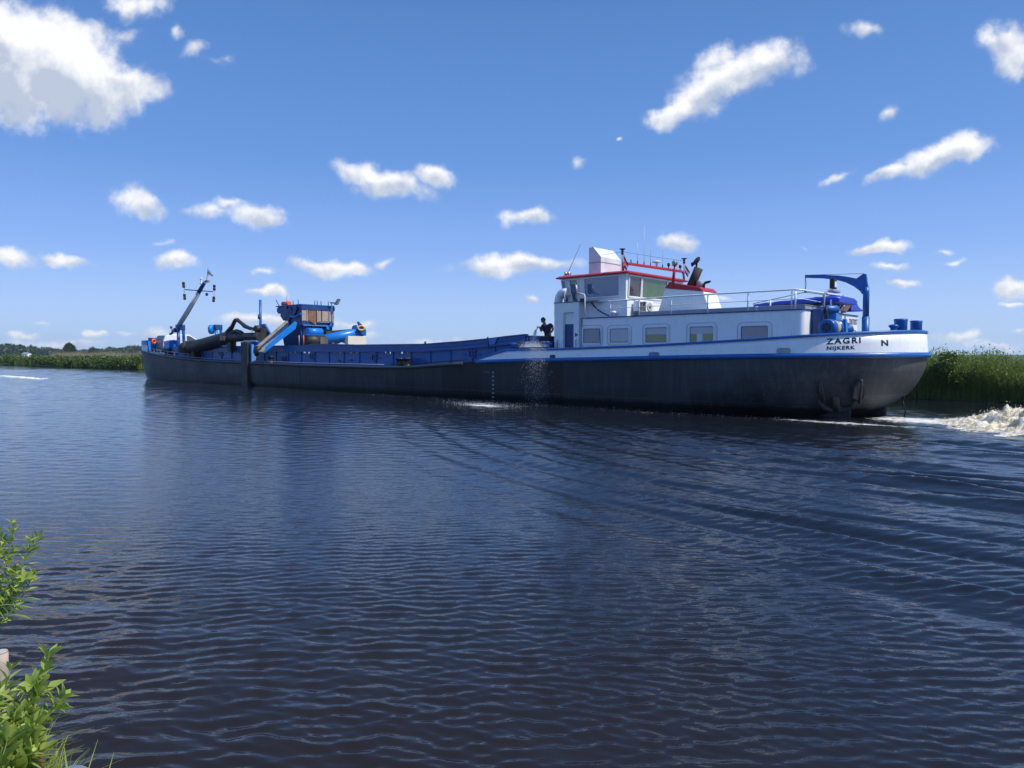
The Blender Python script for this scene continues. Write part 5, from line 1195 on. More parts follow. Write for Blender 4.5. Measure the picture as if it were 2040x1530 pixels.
def head_shape(bm, s_, cut=None):
    r_ = bmesh.ops.create_uvsphere(bm, u_segments=28, v_segments=20, radius=1.0); vs = r_['verts']
    kill = []
    for v in vs:
        x, y, z = v.co
        if cut and not cut(x, y, z): kill.append(v)
        jaw = 1-.28*max(0, -z)**1.5
        v.co = hd + HM@Vector((x*.078*jaw*s_, y*.098*(1-.12*max(0, -z))*s_+(.012 if z < 0 else 0), z*.122*s_))
    if kill: bmesh.ops.delete(bm, geom=kill, context='VERTS')
bm = bmesh.new(); bm.from_mesh(body.data); head_shape(bm, 1.0)
for f in bm.faces: f.smooth = True
bm.to_mesh(body.data); bm.free()
hm_ = bpy.data.meshes.new('hair'); bm = bmesh.new(); head_shape(bm, 1.09, lambda x, y, z: z > .30 or (y < -.05 and z > -.45) or (abs(x) > .75 and z > 0 and y < .35))
for f in bm.faces: f.smooth = True
bm.to_mesh(hm_); bm.free(); hm_.materials.append(HAIR); ho = bpy.data.objects.new('hair', hm_); C.objects.link(ho); ho.parent = per
skinned('nose', [hd+fd*.092+upv*.012, hd+fd*.112-upv*.02], [(0, 1)], [.012, .017], SKIN, per, 1)
for sx_ in (-1, 1):
    ex = hd+fd*.089+sdv*.032*sx_+upv*.012; skinned('eye', [ex, ex+fd*.005], [(0, 1)], [.011, .010], HAIR, per, 1)
    er = hd+sdv*.08*sx_-upv*.005; skinned('ear', [er, er+Vector((0, 0, .032)), er+Vector((0, 0, -.026))], [(0, 1), (0, 2)], [.017, .018, .013], SKIN, per, 1)
mo = hd+fd*.094-upv*.055; skinned('mouth', [mo-sdv*.022, mo+sdv*.022], [(0, 1)], [.008, .008], mat('lips', (.2, .07, .06), .5), per, 1)
def hand(wr, d, up):
    d = d.normalized(); s_ = d.cross(up).normalized(); u_ = s_.cross(d)
    skinned('palm', [wr, wr+d*.045, wr+d*.085], [(0, 1), (1, 2)], [(.028, .02), (.04, .02), (.038, .017)], SKIN, per, 1)
    for k, (o_, ln) in enumerate(((-.03, .07), (-.01, .08), (.011, .075), (.03, .06))):
        a = wr+d*.085+s_*o_; b = a+d*ln*.45-u_*.018; c = b+d*ln*.2-u_*ln*.45; e = c-d*ln*.2-u_*ln*.25
        skinned('finger', [a, b, c, e], [(0, 1), (1, 2), (2, 3)], [.0095, .009, .0085, .007], SKIN, per, 1)
    a = wr+d*.035+s_*.035; skinned('thumb', [a, a+d*.03+s_*.02-u_*.02, a+d*.05+s_*.005-u_*.045], [(0, 1), (1, 2)], [.012, .0105, .009], SKIN, per, 1)
hand(wrR, Vector((-.5, -.5, .5)), Vector((-.3, .2, 1))); hand(wrL, Vector((-.7, -.5, -.2)), Vector((0, -.3, 1)))
for t_, a_ in ((tA, aA), (tB, aB)): skinned('boot', [a_+Vector((.02, .04, -.05)), a_.lerp(t_, .6)+Vector((0, 0, -.03)), t_], [(0, 1), (1, 2)], [.055, .052, .045], BLACK, per, 1)
# hose from the hand to the deck
def loc2s(v): return (pb[0]-v.x, pb[1]+v.y, pb[2]+v.z)
noz = wrR+Vector((-.08, -.06, -.0))
hs = thing('hose', 'black water hose running from the raised hand down to the side deck', 'hose', pb)
MB(pb).tube([loc2s(v) for v in (noz+Vector((-.06, -.04, -.1)), noz, wrR+Vector((-.02, -.0, .06)), wrR+Vector((.12, .05, -.1)), wrL+Vector((.02, -.02, .01)), wrL+Vector((.2, .1, -.3)), hip+Vector((.35, .2, -.75)), hip+Vector((.75, .3, -.89)))], .017, 8).build('hose_line', BLACK, hs)
# spray: a jet and many drops
WSP = bpy.data.materials.new('spray_drops'); WSP.use_nodes = True
pr = WSP.node_tree.nodes['Principled BSDF']; pr.inputs['Base Color'].default_value = (.9, .93, .97, 1); pr.inputs['Roughness'].default_value = .2; pr.inputs['Transmission Weight'].default_value = .25
OCT_V = np.array([(1, 0, 0), (-1, 0, 0), (0, 1, 0), (0, -1, 0), (0, 0, 1), (0, 0, -1)], float)
OCT_F = np.array([(0, 2, 4), (2, 1, 4), (1, 3, 4), (3, 0, 4), (2, 0, 5), (1, 2, 5), (3, 1, 5), (0, 3, 5)])
def drops(name, pts, rad, m, stretch=1.):
    n = len(pts); v = pts[:, None, :] + OCT_V[None]*rad[:, None, None]*np.array([1, 1, stretch]); f = OCT_F[None] + (np.arange(n)*6)[:, None, None]
    return np_obj(name, v.reshape(-1, 3), f.reshape(-1, 3), m, smooth=True)
nz_w = Vector(W(*loc2s(noz+Vector((-.06, -.04, -.1))))); hit = W(*Q(1063, 688, .25))
pp, rd = [], []
for k in range(700):
    f = RNG.random(); p = nz_w.lerp(hit, f) + Vector((0, 0, .12*f*(1-f)*2)); sp = .012+.10*f
    pp.append(p+Vector(RNG.normal(size=3))*sp); rd.append(.004+.007*RNG.random())
for k in range(2200):      # splash on the cap rail and bollards
    a = RNG.normal(size=3); q = W(*Q(1066+a[0]*11, 692-abs(a[1])*5, .0)) + NV*(-.15+.2*a[2]); pp.append(q); rd.append(.003+.007*RNG.random()**2)
for k in range(1900):      # falling in front of the hull
    f = RNG.random()**1.7; x = 1066+RNG.normal()*(11+4*f); y = 694+f*112
    pp.append(W(*Q(x, y, -.12-.25*RNG.random()))); rd.append((.003+.0075*RNG.random()**2)*(1-.2*f))
o = drops('water_spray', np.array([tuple(p) for p in pp]), np.array(rd), WSP, 1.5); tag(o, 'spray of white water drops falling from the hose in front of the dark hull', 'spray', kind='stuff')
# splash where the spray water and the bow wave of the side hit the canal
pp, rd = [], []
for k in range(1500):
    a = RNG.normal(size=2); sp = onwater(962, 808); pp.append(sp+D*a[0]*.95+NV*a[1]*.3+Vector((0, 0, .01+abs(RNG.normal())*.05))); rd.append(.003+.008*RNG.random()**2)
for k in range(700):
    u_ = RNG.uniform(-2, 24); pp.append(W(u_, -.1-abs(RNG.normal())*.2-(.6 if RNG.random() < .4 else 0), .01+abs(RNG.normal())*.02)); rd.append(.003+.006*RNG.random()**2)
o = drops('splash', np.array([tuple(p) for p in pp]), np.array(rd), WSP); tag(o, 'white splashes along the waterline of the hull', 'splash', kind='stuff')

# ------------------------------------------------------------- churned wash behind the stern
FO = bpy.data.materials.new('churned_foam'); FO.use_nodes = True; t = FO.node_tree; p = t.nodes['Principled BSDF']
tc = nd(t, 'ShaderNodeTexCoord').outputs['Object']
n1 = nd(t, 'ShaderNodeTexNoise', ins={'Vector': tc, 'Scale': 3.5, 'Detail': 7., 'Roughness': .65, 'Distortion': .8}).outputs['Fac']
c = nd(t, 'ShaderNodeMix', data_type='RGBA', ins={0: nd(t, 'ShaderNodeMapRange', ins={0: n1, 1: .36, 2: .58}).outputs[0], 6: (.40, .30, .15, 1), 7: (.86, .79, .63, 1)}).outputs[2]
t.links.new(c, p.inputs['Base Color']); p.inputs['Roughness'].default_value = .45; p.inputs['Subsurface Weight'].default_value = 0.
b = nd(t, 'ShaderNodeBump', ins={'Height': nd(t, 'ShaderNodeTexNoise', ins={'Vector': tc, 'Scale': 16., 'Detail': 5.}).outputs['Fac'], 'Strength': .8, 'Distance': .05}); t.links.new(b.outputs[0], p.inputs['Normal'])
def foam_mound():
    us = np.linspace(1.2, -12, 330); vs = np.linspace(-2.8, 6.6, 240); UU, VV = np.meshgrid(us, vs, indexing='ij')
    H = np.zeros_like(UU)
    bk = np.clip(1.0-UU, 0, 99)
    env = np.exp(-((VV-2.4)/(1.9+bk*.12))**2) * (1/(1+np.exp((UU+.95)/.5))) * np.exp(-np.clip(bk-5, 0, 99)/5)
    for i in range(UU.shape[0]):
        for j in range(UU.shape[1]):
            e = env[i, j]
            if e < .01: H[i, j] = -.2; continue
            q = Vector((UU[i, j]*1.6+4, VV[i, j]*1.7, 0)); a = mn.fractal(q, 1.0, 2.1, 5, noise_basis='PERLIN_ORIGINAL'); b_ = abs(mn.noise(q*3.1+Vector((3, 1, 2)))); H[i, j] = -.06+min(1, e*1.4)*(.30+.40*a+.32*b_)
    P = np.array(O)[None, None, :2] + UU[..., None]*np.array([D.x, D.y]) + VV[..., None]*np.array([NV.x, NV.y])
    V_ = np.concatenate([P, H[..., None]], -1).reshape(-1, 3); nr, nc = UU.shape; idx = np.arange(nr*nc).reshape(nr, nc)
    f = np.stack([idx[:-1, :-1], idx[1:, :-1], idx[1:, 1:], idx[:-1, 1:]], -1)
    keep = (np.maximum.reduce([H[:-1, :-1], H[1:, :-1], H[1:, 1:], H[:-1, 1:]]) > -.08)
    o = np_obj('wash_foam', V_, f[keep].reshape(-1, 4), FO, smooth=True)
    tag(o, 'churned cream coloured foam thrown up behind the stern', 'foam', kind='stuff')
    hh = [(P[i, j, 0], P[i, j, 1], H[i, j]) for i in range(0, nr) for j in range(0, nc) if H[i, j] > .16]
    if hh:
        hh = np.array(hh); s_ = hh[RNG.integers(0, len(hh), 5200)]; s_ = s_ + RNG.normal(size=s_.shape)*np.array([.06, .06, .07]) + np.array([0, 0, .04])
        lo_ = np.array([(P[i, j, 0], P[i, j, 1], H[i, j]) for i in range(0, nr) for j in range(0, nc) if H[i, j] > .0])
        s2_ = lo_[RNG.integers(0, len(lo_), 30000)]; s2_ = s2_ + RNG.normal(size=s2_.shape)*np.array([.05, .05, .018])
        s_ = np.concatenate([s_, s2_]); o = drops('foam_drops', s_, .004+.013*RNG.random(len(s_))**2.5, mat('foam_cream', (.84, .76, .60), .5, var=.15)); tag(o, 'white drops flying off the churned wash', 'spray', kind='stuff')
foam_mound()

# ------------------------------------------------------------- far bank, reeds, bushes, trees
VB = 13.2                     # the far bank starts this far beyond the near side of the ship
LAND = mat('meadow_ground', (.06, .09, .03), .9, var=.3, vscale=.2)
mb = MB(world=True)
us = [-400, -120, -60, -30, -10, 0, 10, 20, 40, 70, 100, 140, 200, 320, 700, 1700]
def bankv(u): return VB + .35*math.sin(u*.21) + .25*math.sin(u*.53+1)
rows = []
for u in us: rows.append([W(u, bankv(u)-.1, -.5), W(u, bankv(u)+.15, .12), W(u, bankv(u)+1.2, .3), W(u, VB+30, .3), W(u, VB+400, .3), W(u, VB+1500, .3)])
ids = [[mb.pt(p) for p in r] for r in rows]
for a, b in zip(ids, ids[1:]):
    for k in range(5): mb.face((a[k], a[k+1], b[k+1], b[k]))
o = mb.build('far_bank', LAND); tag(o, kind='structure')
if o.data.polygons[5].normal.z < 0: o.data.flip_normals()
GREEN_R = foliage_mat('reed_leaves', (.06, .11, .022), (.28, .36, .08), .5)
GREEN_B = foliage_mat('bush_leaves', (.045, .09, .02), (.14, .20, .045), .3)
GREEN_D = foliage_mat('dark_tree_leaves', (.022, .045, .018), (.045, .075, .028), .25)
TAN_R = foliage_mat('dry_reed_plumes', (.30, .25, .14), (.45, .38, .24), .4)
def blades(n, pos, h, width, lean, curl=.25, seg=3):
    """n grass blades: pos (n,3), h (n,), width (n,), lean (n,2)"""
    th = RNG.random(n)*2*np.pi; sx = np.stack([np.cos(th), np.sin(th)], -1)
    V_ = []; 
    for s_ in range(seg+1):
        f = s_/seg; w_ = width*(1-f**1.5)*(.7 if s_ == 0 else 1)+.0008
        c_ = pos.copy(); c_[:, :2] += lean*h[:, None]*(f**2)[..., None] if np.ndim(f) else lean*h[:, None]*f**2; c_[:, 2] += h*(f-curl*f**3*np.hypot(lean[:, 0], lean[:, 1]))
        for sg in (-1, 1): q = c_.copy(); q[:, :2] += sx*(w_*sg/2)[:, None]; V_.append(q)
    V_ = np.stack(V_, 1); k = 2*(seg+1); F_ = np.array([(2*i, 2*i+1, 2*i+3, 2*i+2) for i in range(seg)])
    return V_.reshape(-1, 3), (F_[None]+(np.arange(n)*k)[:, None, None]).reshape(-1, 4)
def leafcards(c, size, n, up=.3):
    """n small leaf quads round points c"""
    d = RNG.normal(size=(n, 3)); d[:, 2] += up; d /= np.linalg.norm(d, axis=1)[:, None]; e = np.cross(d, RNG.normal(size=(n, 3))); e /= np.linalg.norm(e, axis=1)[:, None]
    s_ = size[:, None]
    V_ = np.stack([c-d*s_*.5, c+e*s_*.22, c+d*s_*.5, c-e*s_*.22], 1); return V_.reshape(-1, 3), np.arange(n*4).reshape(n, 4)
def to_world(u, v, w):
    return np.stack([O.x+D.x*u+NV.x*v, O.y+D.y*u+NV.y*v, w], -1)
# near stretch of the reed bed (right of the ship)
n = 24000; u = RNG.uniform(-16, 12, n); v = bankv(0)+RNG.random(n)**1.3*2.6-.1; 
v = VB + .35*np.sin(u*.21) + .25*np.sin(u*.53+1) + RNG.random(n)**1.2*2.4 - .15
hh = (1.75+.12*np.sin(u*.9)+.06*np.sin(u*2.7)+RNG.normal(size=n)*.15)*np.clip(.70+(v-VB)*.36, .55, 1.08)
V1, F1 = blades(n, to_world(u, v, np.full(n, .02)), hh, .012+.016*RNG.random(n), RNG.normal(size=(n, 2))*.16, .2, 4)
n2 = 120000; k = RNG.integers(0, n, n2); f = .25+.75*RNG.random(n2); c_ = to_world(u[k], v[k], hh[k]*f); c_ += RNG.normal(size=c_.shape)*np.array([.07, .07, .05])
V2, F2 = leafcards(c_, .05+.09*RNG.random(n2), n2, .2)
ndr = 1100; ud = RNG.uniform(-16, 12, ndr); vd = VB+.5+RNG.random(ndr)*2; V3, F3 = blades(ndr, to_world(ud, vd, np.full(ndr, .02)), 1.75+RNG.normal(size=ndr)*.2, .012+.01*RNG.random(ndr), RNG.normal(size=(ndr, 2))*.2, .2, 4)
o = np_obj('dry_stalks', V3, F3, TAN_R); tag(o, 'dry tan stalks standing among the green reeds behind the stern', 'reeds', kind='stuff')
o = np_obj('reed_bed', np.concatenate([V1, V2]), np.concatenate([F1, F2+len(V1)]), GREEN_R); tag(o, 'tall green reeds and weeds on the far bank behind the stern', 'reeds', kind='stuff')
# distant reed belt along the whole far bank
n = 26000; u = 12+RNG.random(n)**1.6*330; v = VB+.35*np.sin(u*.21)+.25*np.sin(u*.53+1)+RNG.random(n)*3.0
hh = 1.0+RNG.normal(size=n)*.12; V1, F1 = blades(n, to_world(u, v, np.full(n, .05)), hh, (.03+.05*RNG.random(n))*(1+u/90), RNG.normal(size=(n, 2))*.12, .2, 2)
o = np_obj('reed_belt', V1, F1, GREEN_R); tag(o, 'green reed belt along the far bank in the distance', 'reeds', kind='stuff')
n = 6500; u = 84+RNG.random(n)*50; v = VB+1.6+RNG.random(n)*4; hh = 2.05+RNG.normal(size=n)*.2+.2*np.sin(u*.35)
V1, F1 = blades(n, to_world(u, v, np.full(n, .05)), hh, .05+.07*RNG.random(n), RNG.normal(size=(n, 2))*.06, .2, 2)
o = np_obj('dry_reeds', V1, F1, TAN_R); tag(o, 'pale dry reed plumes behind the bushes at the left', 'reeds', kind='stuff')
TRUNK = mat('bark', (.08, .06, .045), .9, var=.3, bump=.6)
def bush(pos, rad, h, m, n, leaf, name='bush', label=None, group=None, trunk=False, cat='bush', lobes=7):
    t = bpy.data.objects.new(name, None); C.objects.link(t); t.location = pos; tag(t, label, cat, group)
    cs = []
    for k in range(lobes):
        a = k*2.4; rr = rad*(.15+.5*RNG.random()); z = h*(.35+.5*RNG.random()) if not trunk else h*(.42+.42*RNG.random())
        cs.append((rr*math.cos(a), rr*math.sin(a), z, rad*(.38+.2*RNG.random())*(1.1 if z < h*.55 else .8)))
    cs = np.array(cs); k = RNG.integers(0, lobes, n); d = RNG.normal(size=(n, 3)); d /= np.linalg.norm(d, axis=1)[:, None]
    r_ = (RNG.random(n)**.28)[:, None]*cs[k, 3][:, None]; c_ = cs[k, :3]+d*r_*np.array([1, 1, .8 if not trunk else 1.])
    if not trunk: c_[:, 2] = np.clip(c_[:, 2], .05, None)
    c_ += RNG.normal(size=c_.shape)*leaf*.4
    V_, F_ = leafcards(c_, leaf*(.7+.9*RNG.random(n)), n, .15); np_obj('crown' if trunk else 'foliage', V_, F_, m, t)
    mb = MB(world=True)
    if trunk:
        tr = mb.tube([(0, 0, 0), (.1, .05, h*.3), (-.05, 0, h*.62)], [h*.035, h*.028, h*.012], 8).build('trunk', TRUNK, t)
        for q in cs[:6]: MB(world=True).tube([(.06, .03, h*.28), (q[0]*.5, q[1]*.5, q[2]*.8), tuple(q[:3])], [h*.014, h*.01, h*.004], 6).build('limb', TRUNK, tr)
    else:
        MB(world=True).tube([(0, 0, 0), (.05, .02, h*.4), (0, 0, h*.75)], [.05, .04, .02], 6).build('stem', TRUNK, t)
    return t
# the bush just behind the stern, and lower ones in the reeds
bush(W(1.9, VB+.5, .05), 1.0, 2.05, GREEN_B, 5200, .10, label='leafy bush at the far bank directly behind the ship stern', group=None)
bush(W(-9.5, VB+.9, .05), 1.1, 1.6, GREEN_B, 4200, .11, label='leafy bush in the reeds at the right edge behind the foam')
# bushes along the bank at the far left
BX = [(6, 1.0), (22, 1.25), (36, .9), (50, .95), (64, .95), (80, 1.1), (92, 1.0), (104, .95), (116, 1.0), (128, .95), (141, .95), (153, .9), (167, 1.0), (180, .95), (196, 1.15), (213, .95), (229, .95), (246, 1.0), (262, .95), (278, 1.0)]
for k, (px, s_) in enumerate(BX):
    # where the line of sight crosses the bank line
    r = ray(px, 730); tt = (O+NV*(bankv(90)+.7)).dot(NV)/r.dot(NV); P = Vector((r.x*tt, r.y*tt, .1))
    place = ['at the left edge of the picture', 'second from the left edge', 'third from the left edge', 'just left of the white farm building', 'below and right of the white farm building', 'fourth to the left of the lone tree', 'third to the left of the lone tree', 'second to the left of the lone tree', 'next on the left of the lone tree', 'directly below the lone round tree', 'next on the right of the lone tree', 'second to the right of the lone tree', 'third to the right of the lone tree', 'where the dry reed plumes begin', 'one nearer the ship than the dry reeds start', 'fifth from bow', 'fourth from the ship bow', 'third from the ship bow', 'last but one before the ship bow', 'closest to the ship bow'][k]
    bush(P, 1.75*s_, 1.38*s_, GREEN_B, 1500, .24, label='green bush on the far bank, ' + place, group='bushes in a row along the far bank')
def far_at(px, dist, z=.5): r = ray(px, 705); return Vector((r.x/r.y*dist, dist, z))
tr_ = bush(far_at(137, 420), 3.4, 8.0, GREEN_D, 5200, .75, 'lone_tree', 'single round dark tree standing above the bushes on the horizon at the left', None, True, 'tree', 9)
bush(far_at(186, 520), 3.0, 6.0, GREEN_D, 2200, .8, 'small_tree', 'small dark tree low on the horizon between the lone tree and the bow', None, True, 'tree', 7)
# far woods: one mass
cc = []; 
WD = [(-260, 640, 8.5, 420), (0, 640, 10.5, 520), (30, 620, 9.5, 300), (70, 760, 9.0, 420), (110, 820, 7.5, 420), (160, 820, 7.0, 420), (210, 800, 7.8, 420), (255, 760, 9.0, 300), (285, 700, 9.8, 460), (340, 760, 9, 400), (430, 800, 9, 500), (560, 850, 9, 500), (700, 850, 8, 500), (850, 850, 9, 500), (1000, 850, 9, 500)]
for x0, dist, hgt, cnt in WD:
    for k in range(cnt//4):
        px = x0+RNG.uniform(-38, 38)*(1 if x0 > -100 else 6); dd = dist*(1+.12*RNG.random()); r = ray(px, 705); h_ = hgt*(.8+.25*RNG.random()); cc.append((r.x/r.y*dd, dd, h_, 3.5+2.5*RNG.random()))
cc = np.array(cc); per_ = 22; n = len(cc)*per_; k = np.repeat(np.arange(len(cc)), per_)
d = RNG.normal(size=(n, 3)); d /= np.linalg.norm(d, axis=1)[:, None]; c_ = np.stack([cc[k, 0], cc[k, 1], cc[k, 2]-cc[k, 3]*.75], -1)+d*cc[k, 3][:, None]*np.array([1, 1, .8]); c_[:, 2] *= 1
lo = RNG.random(n) < .35; c_[lo, 2] = RNG.random(lo.sum())*cc[k[lo], 2]*.7
V_, F_ = leafcards(c_, 2.2+1.8*RNG.random(n), n, .1); V_ = V_.copy(); 
o = np_obj('far_woods', V_, F_, GREEN_D); tag(o, 'dark belt of woods on the horizon', 'woods', kind='stuff')
# pale farmhouse
hp_ = far_at(53, 380, .5); hs_ = bpy.data.objects.new('farmhouse', None); C.objects.link(hs_); hs_.location = hp_; tag(hs_, 'small white farm building with pale roof far off among the trees', 'house')
MB(world=True).box((-1.5, -1.5, 0), (1.5, 1.5, 1.7)).build('wall', WHITE, hs_)
MB(world=True).prism([(-1.7, -1.7, 1.7), (1.7, -1.7, 1.7), (1.3, 0, 2.3), (-1.3, 0, 2.3)], (0, .1, 0)).build('roof', GREY, hs_)
for x_ in (-.9, .2): MB(world=True).box((x_, -1.53, .5), (x_+.6, -1.505, 1.2)).build('window', GLASS, hs_)
# white foam line drifting at the far left
# ------------------------------------------------------------- near bank with plants
def nb(a, b): return (-D)*a*-1 + NV*b   # a along towards the left/far, b across towards the water
Gm = mat('bank_soil', (.07, .055, .035), .95, var=.4, vscale=6, bump=1., bscale=14)
us = np.linspace(-8, 14, 180); bs = np.concatenate([np.linspace(-9, -.1, 30), np.linspace(0, 1.6, 44)]); UU, BB = np.meshgrid(us, bs, indexing='ij')
edge = .82+.05*np.sin(UU*2.1)+.04*np.sin(UU*5.3)
H = .42 - .95*1/(1+np.exp(-(BB-edge)/.07)) + .03*np.sin(UU*7+BB*5)+.02*np.sin(UU*17-BB*11)
V_ = np.stack([D.x*UU+NV.x*BB, D.y*UU+NV.y*BB, H], -1).reshape(-1, 3); nr, nc = UU.shape; idx = np.arange(nr*nc).reshape(nr, nc)
o = np_obj('near_bank', V_, np.stack([idx[:-1, :-1], idx[1:, :-1], idx[1:, 1:], idx[:-1, 1:]], -1).reshape(-1, 4), Gm, smooth=True); tag(o, kind='structure')
if o.data.polygons[10].normal.z < 0: o.data.flip_normals()
GR = foliage_mat('grass_blades', (.20, .30, .05), (.42, .48, .12), .4, vs=6)
LEAF = foliage_mat('willowherb_leaves', (.20, .31, .045), (.50, .58, .13), .42, .45, vs=8, spec=.5)
STEM = mat('plant_stem', (.13, .18, .06), .6); DRY = foliage_mat('dry_leaf', (.30, .14, .07), (.45, .22, .12), .2)
n = 9000; a = RNG.uniform(1.0, 6.5, n); b = .90-RNG.random(n)**1.2*1.2
pos = np.stack([D.x*a+NV.x*b, D.y*a+NV.y*b, .40-.3/(1+np.exp(-(b-.82)/.07))], -1)
V1, F1 = blades(n, pos, .08+.16*RNG.random(n), .003+.004*RNG.random(n), RNG.normal(size=(n, 2))*.45+np.array([.12, .08]), .4, 4)
o = np_obj('bank_grass', V1, F1, GR); tag(o, 'fresh grass on the near bank in the lower left corner', 'grass', kind='stuff')
def leaf_geo(base, d, up, L, wd, fold=.25, droop=.25):
    """lance-shaped leaf with a folded midrib; returns verts, quads"""
    d = d.normalized(); s_ = d.cross(up)
    if s_.length < 1e-3: s_ = d.cross(Vector((1, 0, 0)))
    s_.normalize(); u_ = s_.cross(d); V_ = []; prof = (.12, .62, .95, 1.0, .8, .45, .03)
    for k, p in enumerate(prof):
        f = k/(len(prof)-1); c_ = base+d*L*f-u_*L*droop*f*f
        for sg in (-1, 0, 1): V_.append(c_+s_*wd*.5*p*sg+u_*abs(sg)*wd*.5*p*fold)
    F_ = []
    for k in range(len(prof)-1):
        for j in (0, 1): F_.append((3*k+j, 3*k+j+1, 3*k+j+4, 3*k+j+3))
    return V_, F_
def leafy(name, label, base, tip, nl, L, wd, group=None, bend=(0, 0, 0), m=None, rnd=None, dry=0, kids=0):
    rnd = rnd or random; base, tip = Vector(base), Vector(tip); t = bpy.data.objects.new(name, None); C.objects.link(t); t.location = base
    tag(t, label, 'plant', group); ax_ = tip-base; n = 10
    pts = [ax_*(k/n)+Vector(bend)*math.sin(math.pi*k/n) for k in range(n+1)]
    MB(world=True).tube(pts, [.0045*(1-.6*k/n) for k in range(n+1)], 6).build('stem', STEM, t)
    VV, FF = [], []
    def whorl(p, axis, f, sc):
        a0 = rnd.random()*6.28
        for j in range(2 if f < .9 else 5):
            an = a0+j*math.pi*(1 if f < .9 else .41)+(0 if f < .9 else rnd.random()*.4); x_ = axis.orthogonal().normalized(); y_ = axis.cross(x_); out_ = x_*math.cos(an)+y_*math.sin(an)
            dd = out_*(1.0 if f < .85 else .65)+axis*(.45+.5*f); l_ = L*sc*(.75+.45*rnd.random())*(1 if f < .85 else .85)
            v_, f_ = leaf_geo(p+out_*.003, dd, axis, l_, wd*sc*(.8+.4*rnd.random()), .3, .12+.25*rnd.random()); k0 = len(VV); VV.extend(v_); FF.extend([tuple(i+k0 for i in q) for q in f_])
    for k in range(nl):
        f = .1+.9*k/(nl-1); x = f*n; i = min(int(x), n-1); p = pts[i].lerp(pts[i+1], x-i); axis = (pts[i+1]-pts[i]).normalized(); whorl(p, axis, f, .75+.5*math.sin(math.pi*min(f*1.1, 1)))
    for k in range(kids):
        f = .3+.55*k/max(kids-1, 1); p = ax_*f+Vector(bend)*math.sin(math.pi*f); an = rnd.random()*6.28; dd = Vector((math.cos(an), math.sin(an), .9)).normalized(); ln = ax_.length*.28*(1-.3*f); e = p+dd*ln
        MB(world=True).tube([p, p.lerp(e, .5)+Vector((0, 0, -.01)), e], [.003, .0025, .0015], 5).build('side_stem', STEM, t)
        for j in range(5): whorl(p.lerp(e, .35+.65*j/4), dd, .3+.7*j/4, .72)
    me = np_obj('leaves', np.array([tuple(v) for v in VV]), np.array(FF), m or LEAF, t, smooth=True)
    if dry:
        VV, FF = [], []
        for k in range(dry):
            f = .05+.25*rnd.random(); p = ax_*f; an = rnd.random()*6.28; v_, f_ = leaf_geo(p, Vector((math.cos(an), math.sin(an), -.6)), Vector((0, 0, 1)), L*.6, wd*1.1, .4, .5); k0 = len(VV); VV.extend(v_); FF.extend([tuple(i+k0 for i in q) for q in f_])
        np_obj('dry_leaves', np.array([tuple(v) for v in VV]), np.array(FF), DRY, t, smooth=True)
    return t
def at3(px, py, dist): r = ray(px, py); return Vector((0, 0, CAMH))+r*(dist/r.y)
rp = random.Random(11)
G = 'leafy plants on the near bank'
def mk(lab, tip_px, dist, base_dx, base_dz, nl, L, wd, **kw):
    tip = at3(*tip_px, dist); base = Vector((tip.x+base_dx, tip.y-.12, tip.z-base_dz)); return leafy('leafy_plant', lab, base, tip, nl, L, wd, G, rnd=rp, **kw)
# tall clump at the middle of the left edge
mk('tallest leafy plant at the left edge, its tip against the dark water edge', (26, 1048, ), 3.75, -.12, .62, 15, .085, .026, kids=5, bend=(.03, 0, 0))
mk('leafy plant leaning right from the tall clump at the left edge', (58, 1082), 3.70, -.22, .5, 12, .08, .024, kids=3, dry=3, bend=(.05, 0, 0))
mk('leafy side shoot in the tall clump, lower right', (66, 1145), 3.62, -.22, .33, 9, .075, .024, kids=2, bend=(.04, 0, 0))
mk('leafy plant hugging the left edge in the tall clump', (2, 1090), 3.70, -.08, .5, 13, .085, .026, kids=4)
mk('thick leafy plant low in the tall clump', (22, 1150), 3.62, -.10, .36, 10, .085, .026, kids=4, dry=4)
mk('narrow-leaved sprig hanging below the tall clump', (30, 1205), 3.4, -.22, .10, 7, .075, .016, bend=(.03, 0, .05))
# lower clump
mk('leafy plant with two big leaves, highest of the lower clump', (96, 1312), 2.75, -.16, .34, 7, .115, .034, bend=(.05, 0, .02))
mk('leafy plant with bluish leaves under the highest one', (80, 1350), 2.72, -.14, .26, 7, .09, .03, kids=2, bend=(.04, 0, 0))
mk('broad leafy plant pointing right over the water at the lower left', (112, 1410), 2.66, -.20, .18, 7, .10, .03, kids=2, bend=(.02, 0, .04))
mk('upright sprout with tight leaves close to the left edge', (20, 1335), 2.72, .0, .30, 9, .08, .024)
mk('bright bushy plant in the middle of the lower clump', (75, 1385), 2.64, -.06, .24, 9, .085, .027, kids=4)
mk('leafy plant beside the brown post', (55, 1420), 2.6, -.05, .2, 8, .08, .026, kids=3, dry=3)
mk('low leafy plant in the grass at the lower left corner', (8, 1440), 2.55, .03, .2, 8, .085, .026, kids=2)
mk('plant with one large shining leaf near the bottom edge', (80, 1495), 2.50, -.08, .12, 6, .115, .034, bend=(.02, 0, .02))
mk('narrow pale leafed plant at the very bottom left', (30, 1500), 2.45, -.0, .12, 7, .10, .024, kids=2)
for k, (lab, px_, py_, dist, L_, kk) in enumerate((('leafy plant just above the stone', 62, 1475, 2.5, .09, 3), ('pale leafy plant in front of the brown post', 52, 1470, 2.48, .10, 3), ('leafy plant right of the brown post', 88, 1430, 2.6, .08, 3), ('leafy plant at the very edge under the upright sprout', 2, 1372, 2.7, .085, 4), ('broad leafed plant in the bottom left corner', 14, 1478, 2.42, .11, 2))):
    mk(lab, (px_, py_), dist, -.04+.01*k, .17+.02*(k%3), 8, L_, .03, kids=kk)
